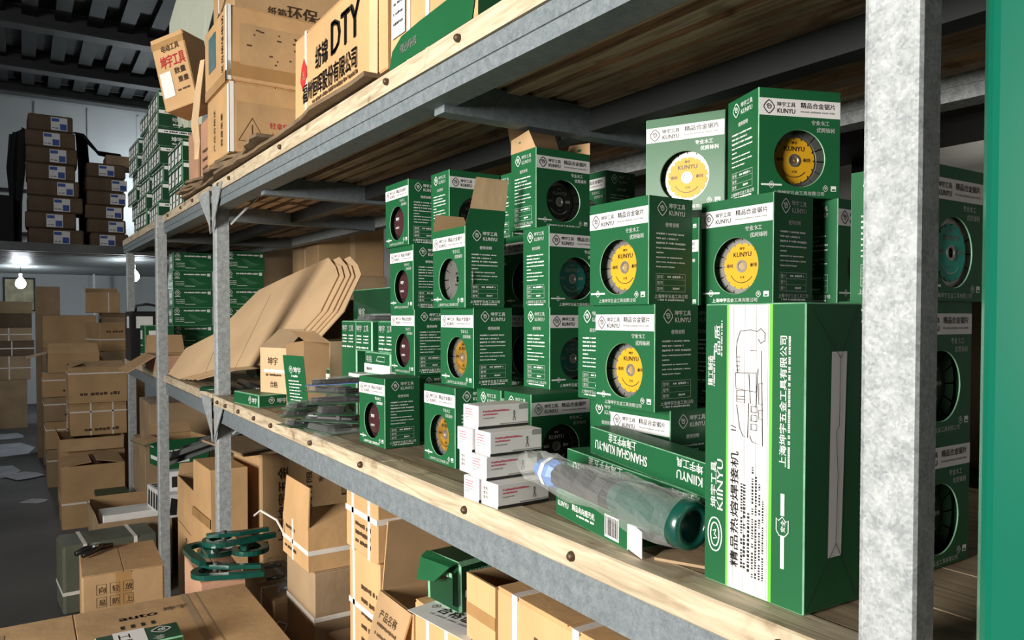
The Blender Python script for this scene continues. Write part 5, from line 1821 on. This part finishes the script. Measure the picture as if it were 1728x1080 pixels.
# steel sections slanting across the far bay
for i in range(3):
    a, b = Vector((0.60 + i * 0.075, 3.95, 0.665 + 0.03 * i)), Vector((0.98 + i * 0.075, 3.35, 0.90))
    e = empty('steel_section', a, 0, ('front', 'middle', 'rear')[i] + ' dark steel section slanting across the lower bay between the posts', 'steel bar', 'dark steel sections')
    d = b - a
    mb = MB()
    mb.M = Vector((0, 1, 0)).rotation_difference(d.normalized()).to_matrix().to_4x4()
    L = d.length
    mb.box((0, 0, 0), (0.004, L, 0.05)).box((0, 0, 0), (0.030, L, 0.004)).box((0, 0, 0.046), (0.030, L, 0.05))
    mb.build('channel', 'steel_mid', e)
    if i == 0:
        mb = MB()
        mb.M = Vector((0, 1, 0)).rotation_difference(d.normalized()).to_matrix().to_4x4()
        mb.box((0, -0.004, 0), (0.030, 0, 0.05)).build('end_plate', 'card_pink', e)
# boxes in the far bay below the shelf
carton((0.69, 4.05), 0.0003, (0.30, 0.50, 0.36), 'brown carton standing on the floor in the far bay under the clutter', m='card_dull', straps=(('z', 0.2, 0.006),))
carton((0.575, 4.02), 0.3606, (0.26, 0.34, 0.115), 'black and white patterned box in the far bay under the shelf', rot=6, m='white_card', cat='box', name='patterned_box', seam=None,
       prints=lambda p, f: [p.poly([(0.02 + 0.05 * i, 0.015), (0.055 + 0.05 * i, 0.012), (0.06 + 0.05 * i, 0.09), (0.03 + 0.05 * i, 0.10)], 'black_print') for i in range(5 if f != 'N' else 4)])
carton((0.60, 4.10), 0.4760, (0.22, 0.26, 0.10), 'white box with black pictures on the patterned box in the far bay', rot=-4, m='white_card', cat='box', name='patterned_box', seam=None,
       prints=lambda p, f: f in 'FN' and [p.rect(0.02 + 0.06 * i, 0.02, 0.06 + 0.06 * i, 0.075, 'black_print') for i in range(3)])
carton((0.60, 4.16), 0.5765, (0.22, 0.24, 0.15), 'green box with open flaps in the far bay under the shelf', rot=10, m='green', edge='green_edge', cat='box', name='green_box', flaps={'K': 30, 'F': 100}, flap_len={'K': 0.06, 'F': 0.10}, inner='card_inside',
       prints=lambda p, f: f in 'FN' and (p.rect(0.02, 0.03, 0.12, 0.05, 'white_print'), p.words(0.02, 0.09, 0.05, 0.01, 'white_print', 2)))
carton((0.88, 3.55), 0.0003, (0.34, 0.42, 0.70), 'brown carton at the back of the lower bay between the posts', m='card_dull')
carton((0.885, 3.60), 0.7006, (0.34, 0.36, 0.06), 'flat green box with white print at the back of the lower bay', m='green_dark', edge='green_edge', cat='box', name='green_box', seam=None,
       prints=lambda p, f: f in 'FN' and (p.logo(0.12, 0.03, 0.04, 'white_print'), p.words(0.18, 0.02, 0.12, 0.016, 'white_print', 3)))
carton((0.87, 4.03), 0.3606, (0.30, 0.40, 0.28), 'white lettered box deep in the far bay behind the green box', m='white_card', cat='box', name='patterned_box', seam=None,
       prints=lambda p, f: f in 'FN' and [p.logo(0.05 + 0.08 * i, 0.22, 0.06, 'black_print') for i in range(3)])
carton((0.57, 4.68), 0.0003, (0.40, 0.55, 0.62), 'tall brown carton at the far end under the lower shelf', m='card_dull', straps=(('z', 0.3, 0.006),))
carton((0.60, 4.70), 0.6206, (0.36, 0.45, 0.24), 'brown carton on top of the tall one at the far end under the shelf', m='card_dull')
e = empty('green_packet', (0.43, 4.97, 0.0003), 0, 'green packet pile lying on the floor beside the first far post', 'packet')
MB().cbox((-0.08, -0.12, 0), (0.08, 0.12, 0.30), 0.004).build('packet', 'green', e)
MB().cbox((-0.085, -0.125, 0.3005), (0.085, 0.125, 0.33), 0.004).build('lid', 'green_dark', e)

# aisle floor: wrapped bale, marked carton, open carton with white foam
carton((0.16, 2.985), 0.0003, (0.262, 0.36, 0.452), 'closed carton with handling symbols standing in the aisle, glove tool on top', rot=-2, m='card', seam='y', chamfer=0.006, tapes=(('N', 0.105, 0.30, 0.155, 0.449, 'tape'),),
       prints=lambda p, f: (f == 'N' and ([(p.stroke([(0.045 + 0.042 * (i % 3), 0.335 + 0.045 * (i // 3)), (0.075 + 0.042 * (i % 3), 0.335 + 0.045 * (i // 3)), (0.075 + 0.042 * (i % 3), 0.370 + 0.045 * (i // 3)), (0.045 + 0.042 * (i % 3), 0.370 + 0.045 * (i // 3))], 0.0018, 'brown_print', True), p.text('易防上向轻放'[i], 0.050 + 0.042 * (i % 3), 0.341 + 0.045 * (i // 3), 0.024, 'brown_print')) for i in range(6)], p.words(0.09, 0.27, 0.15, 0.013, 'brown_print', 3))))
e = empty('hand_tool', (0.215, 3.25, 0.4545), 25, 'black folded hand tool lying on the carton with handling symbols', 'tool')
MB().tube([(-0.06, 0.01, 0.014), (-0.02, 0.02, 0.018), (0.03, 0.012, 0.016), (0.075, 0.0, 0.014)], [0.010, 0.014, 0.012, 0.010], 8).build('grip', 'black_plastic', e, True)
MB().tube([(-0.055, -0.03, 0.012), (-0.01, -0.012, 0.014), (0.03, 0.008, 0.02), (0.06, 0.03, 0.014)], [0.009, 0.012, 0.012, 0.009], 8).build('grip', 'black_plastic', e, True)
MB().cyl((0.01, 0.004, 0.004), (0.01, 0.004, 0.036), 0.012, n=12).build('pivot', 'tool_steel', e, True)
WB = (0.40, 0.25, 0.315)
e = carton((0.138, 3.93), 0.0003, WB, 'dull green plastic-wrapped bale with white straps standing in the aisle', rot=4, m='wrap_green', name='wrapped_bale', cat='bale', seam=None, chamfer=0.012, straps=(('x', -0.11, 0.008), ('x', 0.10, 0.008), ('z', 0.10, 0.008)))
carton((0.30, 4.225), 0.0003, (0.34, 0.42, 0.33), 'open carton holding white foam in the aisle behind the wrapped bale', rot=2, m='card_dull', flaps={'F': 15, 'K': 2}, flap_len={'F': 0.05, 'K': 0.05})
o = MB().cbox((-0.15, -0.18, 0), (0.15, 0.0, 0.355), 0.004).build('foam_block', 'paper')
o.location = (0.468, 4.43, 0.0055)
o.rotation_euler = (0, 0, R(2))
tag(o, 'white foam block with scribbles inside the open aisle carton', 'foam')
p = Print([]).frame((-0.15, -0.18, 0), (1, 0, 0), (0, 0, 1), 0.0005)
p.words(0.06, 0.325, 0.10, 0.015, 'strap', 3)
p.build('scribble', o)

# cartons in front of the rack
V2 = (0.125, 0.31, 0.60)
e = carton((0.412, 2.25), 0.0003, V2, 'pinkish carton in the aisle with the green clamps heaped on it', rot=-2, m='card_pink', straps=(('z', 0.45, 0.006),), seam='y', warp=0.002)
carton((0.62, 2.262), 0.0003, (0.142, 0.385, 0.50), 'strapped carton with clear plastic parts on it below the shelf', m='card', straps=(('x', 0.02, 0.006), ('z', 0.33, 0.006), ('y', -0.05, 0.006)))
e = empty('wire_hook', (0.60, 2.24, 0.36), 0, 'bent white strap end sticking out of the strapped carton below the shelf', 'strap')
MB().tube([(0.0, 0.018, 0.03), (-0.015, -0.02, 0.07), (0.02, -0.03, 0.10), (0.045, -0.025, 0.085), (0.03, -0.02, 0.04), (0.005, 0.018, 0.02)], 0.0022, 5).build('strap_end', 'strap', e)


# green clamps: C-shaped frames with a screw
def clamp_meshes():
    def flat(pts, t, z0):
        mb = MB()
        mb.M = Matrix.Translation((0, 0, z0))
        return mb.prism(pts, t)
    out = [(0.055 * math.cos(R(a)), 0.055 * math.sin(R(a))) for a in range(-55, 196, 14)]
    inn = [(0.034 * math.cos(R(a)) + 0.002, 0.034 * math.sin(R(a))) for a in range(181, -60, -14)]
    body = flat(out + [(-0.058, -0.03), (-0.062, -0.09), (-0.058, -0.15), (-0.040, -0.152), (-0.036, -0.09), (-0.034, -0.03)] + inn, 0.014, -0.007).mesh('frame', ['tool_green'])
    arm = flat([(-0.030, -0.14), (-0.014, -0.142), (0.004, -0.06), (0.030, -0.01), (0.040, 0.028), (0.030, 0.034), (0.006, 0.006), (-0.018, -0.05)], 0.012, 0.008).mesh('lever', ['tool_green'])
    pin = MB().cyl((0.008, -0.012, -0.010), (0.008, -0.012, 0.026), 0.008, n=12).mesh('pivot_pin', ['tool_steel'], True)
    return body, arm, pin


CM = clamp_meshes()
for i, (x, y, z, a, lab) in enumerate(((0.450, 2.30, 0, 72, 'front'), (0.505, 2.505, 0, 105, 'far'), (0.455, 2.455, 1, 8, 'left'), (0.578, 2.365, 1, 192, 'right'), (0.500, 2.40, 2, 100, 'topmost'))):
    e = empty('clamp', (x, y, 0.6115 + 0.0295 * z), a, lab + ' dark green lever clamp in the heap on the pinkish carton', 'clamp', 'dark green lever clamps heaped on the carton')
    link('frame', CM[0], e)
    link('lever', CM[1], e)
    link('pivot_pin', CM[2], e)
# clear plastic packets on the strapped carton
for i, (x, y) in enumerate(((0.675, 2.44), (0.70, 2.56), (0.685, 2.325))):
    rnd = random.Random(50 + i)
    mb = MB()
    n, rows = 12, 6
    vs = []
    for r in range(rows):
        for k in range(n):
            t = 2 * math.pi * k / n
            rr = 0.045 * math.cos(r / (rows - 1) * 1.35) * rnd.uniform(.75, 1.15)
            vs.append((rr * math.cos(t), rr * math.sin(t), 0.04 * math.sin(r / (rows - 1) * 1.5) * rnd.uniform(.8, 1.1)))
    mb.add(vs, [(r * n + k, r * n + (k + 1) % n, (r + 1) * n + (k + 1) % n, (r + 1) * n + k) for r in range(rows - 1) for k in range(n)])
    e = empty('plastic_packet', (x, y, 0.5025), 0, ('middle', 'far', 'near')[i] + ' crumpled clear plastic packet lying on the strapped carton', 'packet', 'clear plastic packets on the strapped carton')
    mb.build('film', 'clear_film', e)
    MB().tube([(-0.025, 0.01, 0.008), (0.0, -0.006, 0.012), (0.028, 0.012, 0.008)], 0.007, 7).build('metal_part', 'tool_steel', e, True)
# big foreground carton
FG = (0.82, 0.78, 0.615)
e = carton((-0.315, 1.365), 0.0003, FG, 'large flat-topped carton filling the bottom left foreground', m='card', seam='y', tapes=(('T', 0.0, 0.655, 0.78, 0.672, 'card_dull'), ('T', 0.0, 0.690, 0.78, 0.694, 'card_dull'),),
           prints=lambda p, f: (f == 'T' and (p.text('auto', 0.115, 0.50, 0.040, 'black_print', 0.085, 90), [p.rect(0.150, 0.50 + 0.022 * i, 0.172, 0.508 + 0.022 * i, 'black_print') for i in range(4)], p.text('坤宇', 0.10, 0.60, 0.03, 'card_dull', None, 90), p.rect(0.06, 0.25, 0.085, 0.27, 'card_dull'))))
# the green box on it
e = carton((0.122, 1.775), 0.6160, (0.168, 0.09, 0.035), 'green box with white label lying on the large foreground carton', m='green_dark', edge='green_edge', seam=None, cat='box', name='green_box',
           prints=lambda p, f: (f == 'T' and (p.rect(0.0, 0.035, 0.09, 0.098, 'white_card'), p.text('工具', 0.015, 0.045, 0.03, 'black_print', None, 0), p.logo(0.03, 0.13, 0.035, 'white_print'), p.text('坤', 0.06, 0.11, 0.025, 'white_print'))))

# ------------------------------------------------------------------ stacks in the aisle beyond the rack
carton((0.195, 5.55), 0.0003, (0.36, 0.42, 0.40), 'open-topped brown carton with two raised lids standing nearest in the aisle', m='card', flaps={'F': -84, 'B': -80}, flap_len={'F': 0.17, 'B': 0.165}, straps=(('z', 0.16, 0.006),))
carton((0.205, 6.05), 0.0003, (0.40, 0.46, 0.505), 'brown carton with torn open top under the two strapped cartons', m='card', flaps={'N': 140, 'F': 20}, flap_len={'N': 0.10, 'F': 0.06})
carton((0.275, 6.18), 0.5056, (0.36, 0.38, 0.235), 'lower of two large strapped cartons stacked in the aisle', m='card', straps=(('x', -0.05, 0.005), ('x', 0.09, 0.005), ('z', 0.17, 0.005)), prints=lines('N', (0.09, 0.03, 0.22, 0.024)), warp=0.002)
carton((0.268, 6.17), 0.7412, (0.37, 0.38, 0.255), 'upper of two large strapped cartons, lid slightly raised', m='card', flaps={'N': -80, 'K': -82, 'F': -70}, flap_len={'N': 0.2, 'K': 0.19, 'F': 0.1}, straps=(('z', 0.21, 0.005),), prints=lines('N', (0.07, 0.05, 0.25, 0.026)))
z = 0.0003
for i, (h, sx) in enumerate(((0.30, 0.20), (0.22, 0.20), (0.19, 0.22), (0.19, 0.23))):
    carton((0.15 - 0.008 * i, 7.0), z, (sx + 0.14, 0.36, h), ('lowest', 'second', 'third', 'topmost')[i] + ' carton of the strapped column left of the two large strapped cartons', m='card' if i % 2 else 'card_dull', straps=(('x', -0.02, 0.005), ('z', h * .7, 0.005)), prints=lines('N', (0.14, 0.04, 0.12, 0.022)), warp=0.002)
    z += h + 0.003
carton((0.165, 7.0), z, (0.36, 0.38, 0.155), 'open carton with flaps spread wide on top of the strapped column', m='card', flaps={'F': 105, 'N': -40, 'K': 20}, flap_len={'F': 0.15, 'N': 0.10, 'K': 0.06})
carton((0.55, 6.60), 0.0003, (0.26, 0.34, 0.86), 'tall carton behind the two strapped cartons near the end post', m='card')
carton((0.52, 6.60), 0.8606, (0.30, 0.36, 0.12), 'small carton with open lid near the end post', m='card', flaps={'N': 60}, flap_len={'N': 0.06})
carton((0.535, 7.37), 0.0003, (0.30, 0.40, 1.06), 'tall carton at the back carrying the taped carton near the end post', m='card_dull')
carton((0.56, 7.36), 1.0606, (0.27, 0.36, 0.245), 'taped carton with a white strap turned cornerwise near the end post', rot=14, m='card', straps=(('z', 0.10, 0.006),), prints=lines('N', (0.05, 0.16, 0.14, 0.02)))
carton((0.15, 8.1), 0.0003, (0.44, 0.40, 1.07), 'tall dusty carton under the big plain carton panel', m='card_dull')
carton((0.155, 8.1), 1.0706, (0.43, 0.40, 0.30), 'big plain carton high in the aisle stack before the far wall', m='card', seam=None)
carton((0.11, 8.55), 0.0003, (0.50, 0.40, 1.375), 'tall carton column behind the big plain carton', m='card_dull')
carton((0.11, 8.55), 1.3756, (0.20, 0.34, 0.275), 'tall grey-brown carton topmost before the far wall', m='card_dull')
carton((0.66, 8.5), 0.0003, (0.36, 0.42, 1.40), 'high carton column near the end post by the far wall', m='card_dull')
carton((0.52, 8.45), 1.4006, (0.30, 0.38, 0.20), 'strapped carton with a raised lid high by the far wall', rot=-3, m='card', flaps={'K': 8, 'F': 8}, flap_len={'K': 0.05, 'F': 0.05}, straps=(('x', 0.05, 0.005),))
# dark stacks at the far left
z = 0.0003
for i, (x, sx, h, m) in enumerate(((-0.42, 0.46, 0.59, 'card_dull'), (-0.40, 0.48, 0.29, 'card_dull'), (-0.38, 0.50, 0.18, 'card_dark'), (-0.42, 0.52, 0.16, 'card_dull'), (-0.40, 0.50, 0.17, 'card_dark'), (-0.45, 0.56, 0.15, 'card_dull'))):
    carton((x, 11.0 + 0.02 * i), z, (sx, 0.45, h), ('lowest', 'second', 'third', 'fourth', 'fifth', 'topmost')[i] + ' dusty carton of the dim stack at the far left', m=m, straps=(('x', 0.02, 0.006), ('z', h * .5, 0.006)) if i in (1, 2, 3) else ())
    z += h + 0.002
# loose sheets on the floor
rnd = random.Random(6)
for i, (x, y, sx, sy, a, lab) in enumerate(((-0.42, 9.2, 0.95, 0.85, 8, 'large pale packing sheet farthest on the aisle floor'), (-0.55, 8.0, 0.9, 0.6, -14, 'wide pale packing sheet on the aisle floor before the dim stack'),
                                            (-0.02, 7.62, 0.22, 0.30, 30, 'grey scrap of packing lying left of the strapped column'), (0.06, 6.55, 0.12, 0.16, 50, 'small grey scrap on the floor beside the strapped column'),
                                            (-0.40, 10.25, 0.8, 0.5, 4, 'pale packing sheet at the foot of the dim far stack'))):
    mb = MB()
    pts = []
    for (u, v) in ((-.5, -.5), (-.1, -.56), (.5, -.45), (.56, 0), (.5, .5), (0, .44), (-.52, .5), (-.46, .1)):
        pts.append((u * sx * rnd.uniform(.85, 1.12), v * sy * rnd.uniform(.85, 1.12)))
    mb.prism(pts, 0.003)
    o = mb.build('packing_sheet', 'litter')
    o.location = (x, y, 0.0005 + 0.0035 * (i % 3))
    o.rotation_euler.z = R(a)
    tag(o, lab, 'packing sheet', 'packing sheets on the floor')

# ------------------------------------------------------------------ dark cartons on the mezzanine
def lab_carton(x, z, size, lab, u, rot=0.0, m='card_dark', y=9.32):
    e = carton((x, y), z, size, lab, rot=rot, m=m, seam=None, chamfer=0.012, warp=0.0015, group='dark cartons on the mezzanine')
    w = 0.15
    sticker(e, size, 'N', u, 0.012, u + w, size[2] - 0.02, 'paper', 'address_label', 0.008)
    p = Print([]).frame(*frames(size)['N'], 0.0088)
    p.rect(u + w * .55, 0.02, u + w * .95, size[2] * .5, 'blue_print')
    p.rect(u + 0.006, size[2] * .62, u + w * .5, size[2] - 0.03, 'blue_print')
    p.words(u + 0.01, 0.03, w * .4, 0.012, 'black_print', 3)
    p.build('label_print', e)
    return e


z = 2.1206
rnd = random.Random(2)
nth8 = ('lowest', 'second', 'third', 'fourth', 'fifth', 'sixth', 'seventh', 'topmost')
for i in range(8):
    sx = (0.50, 0.46, 0.50, 0.47, 0.44, 0.46, 0.45, 0.40)[i]
    lab_carton(0.05 + rnd.uniform(-.015, .02) + (0.02 if i == 7 else 0), z, (sx, 0.40, 0.166), nth8[i] + ' dark brown carton with white label in the left mezzanine stack', (0.22, 0.19, 0.23, 0.27, 0.20, 0.21, 0.16, 0.20)[i], rnd.uniform(-2, 2))
    z += 0.170
z = 2.1206
for i in range(6):
    lab_carton(0.60 + rnd.uniform(-.02, .03), z, (0.37, 0.40, 0.147), nth8[i] + ' dark carton with white label in the right mezzanine stack', (0.09, 0.20, 0.20, 0.22, 0.24, 0.11)[i], rnd.uniform(-2, 2))
    z += 0.151
carton((0.80, 9.45), z, (0.30, 0.36, 0.12), 'plain brown carton on top of the right mezzanine stack', m='card_dull', seam=None)
# black plastic draped between the stacks
rnd = random.Random(9)


def drape(name, lab, rows, m='black_cloth'):
    mb = MB()
    n = 9
    vs = []
    for a, b in rows:
        for k in range(n):
            q = Vector(a).lerp(Vector(b), k / (n - 1))
            vs.append(q + Vector((rnd.uniform(-.015, .015), rnd.uniform(-.02, .02), rnd.uniform(-.02, .02))))
    mb.add(vs, [(i * n + k, i * n + k + 1, (i + 1) * n + k + 1, (i + 1) * n + k) for i in range(len(rows) - 1) for k in range(n - 1)])
    o = mb.build(name, m)
    md = o.modifiers.new('thick', 'SOLIDIFY')
    md.thickness = 0.006
    tag(o, lab, 'plastic sheet')


drape('black_sheet', 'black plastic draped over the gap between the two mezzanine stacks', [((0.48, 9.50, 3.36), (0.56, 9.85, 3.40)), ((0.57, 9.45, 3.34), (0.62, 9.85, 3.36)), ((0.70, 9.44, 3.18), (0.76, 9.85, 3.20)), ((0.95, 9.44, 3.145), (1.0, 9.85, 3.16))])
drape('black_sheet', 'black plastic hanging down between the two mezzanine stacks', [((0.535, 9.75, 3.40), (0.64, 9.75, 3.33)), ((0.55, 9.77, 3.0), (0.66, 9.77, 3.0)), ((0.55, 9.75, 2.6), (0.66, 9.77, 2.6)), ((0.545, 9.75, 2.155), (0.66, 9.77, 2.155))])
drape('black_sheet', 'black plastic hanging down left of the labelled mezzanine stack', [((0.08, 9.72, 3.40), (-0.10, 9.74, 3.32)), ((0.045, 9.75, 3.0), (-0.12, 9.77, 2.95)), ((0.02, 9.75, 2.6), (-0.09, 9.77, 2.6)), ((0.02, 9.75, 2.155), (-0.08, 9.77, 2.155))])
carton((-0.42, 9.60), 2.1206, (0.36, 0.36, 0.52), 'black carton at the far left of the mezzanine', m='black_cloth', seam=None)

# ------------------------------------------------------------------ things behind the rack
e = empty('rear_rack', (1.70, 1.5, 0), 0, 'dark second rack standing behind the galvanised rack', 'rack')
EI = Matrix.Translation((-1.70, -1.5, 0))


def rr(mb, name, m):
    o = mb.build(name, m, e)
    o.matrix_parent_inverse = EI


rr(MB().box((1.45, -0.4, 1.80), (2.05, 2.9, 1.84)), 'shelf_panel', 'steel_dark')
rr(MB().box((1.45, -0.4, 1.72), (1.49, 2.9, 1.80)), 'beam', 'steel_dark')
rr(MB().box((1.45, -0.4, 1.02), (2.05, 2.9, 1.06)), 'shelf_panel', 'steel_dark')
for y in (-0.35, 1.25, 2.85):
    for x in (1.45, 2.0):
        rr(MB().box((x, y, 0), (x + 0.045, y + 0.045, 1.84)), 'post', 'steel_dark')
rr(MB().box((1.46, -0.4, 1.50), (1.49, 2.9, 1.53)), 'rail', 'steel_dark')
for i, (x, y, sx, sy, h, m, lab) in enumerate(((1.52, 0.55, 0.40, 0.45, 0.34, 'card_dark', 'dark carton on the rear rack behind the near post'), (1.52, 1.32, 0.42, 0.50, 0.48, 'card_dark', 'dark carton on the rear rack behind the blade boxes'), (1.52, 1.95, 0.42, 0.55, 0.42, 'card_dark', 'dark carton on the rear rack behind the maroon-disc column'))):
    carton((x, y), 1.0606, (sx, sy, h), lab, m=m, seam=None)
carton((1.32, 3.95), 0.0003, (0.40, 0.50, 1.58), 'tall tan carton column standing behind the far rack bay', m='card_dull', tapes=(('F', 0.2, 0, 0.24, 1.58, 'card_pale'),), seam=None)
carton((1.34, 3.98), 1.5806, (0.38, 0.46, 0.55), 'tall tan carton with pale seam above the flattened cartons', m='card', tapes=(('F', 0.22, 0, 0.25, 0.55, 'card_pale'), ('N', 0.18, 0, 0.21, 0.55, 'card_pale')), seam=None)
carton((1.32, 4.60), 0.0003, (0.45, 0.60, 1.46), 'brown carton column behind the drill box stacks', m='card_dull', seam=None)
carton((1.34, 3.30), 0.0003, (0.45, 0.55, 1.42), 'dark carton column behind the upper end of the flattened cartons', m='card_dark', seam=None)
carton((1.30, 5.30), 0.0003, (0.50, 0.70, 2.00), 'tall brown carton column seen right of the drill box stacks', m='card_dull', seam=None)
o = MB()
for k in range(14):
    y = 3.05 + 0.05 * k
    o.box((2.05 + 0.02 * (k % 2), y, 0), (2.075 + 0.02 * (k % 2), y + 0.05, 2.5))
o = o.build('grey_curtain', 'steel_dark')
tag(o, 'dark pleated sheet hanging on the wall behind the far rack bay', 'curtain')
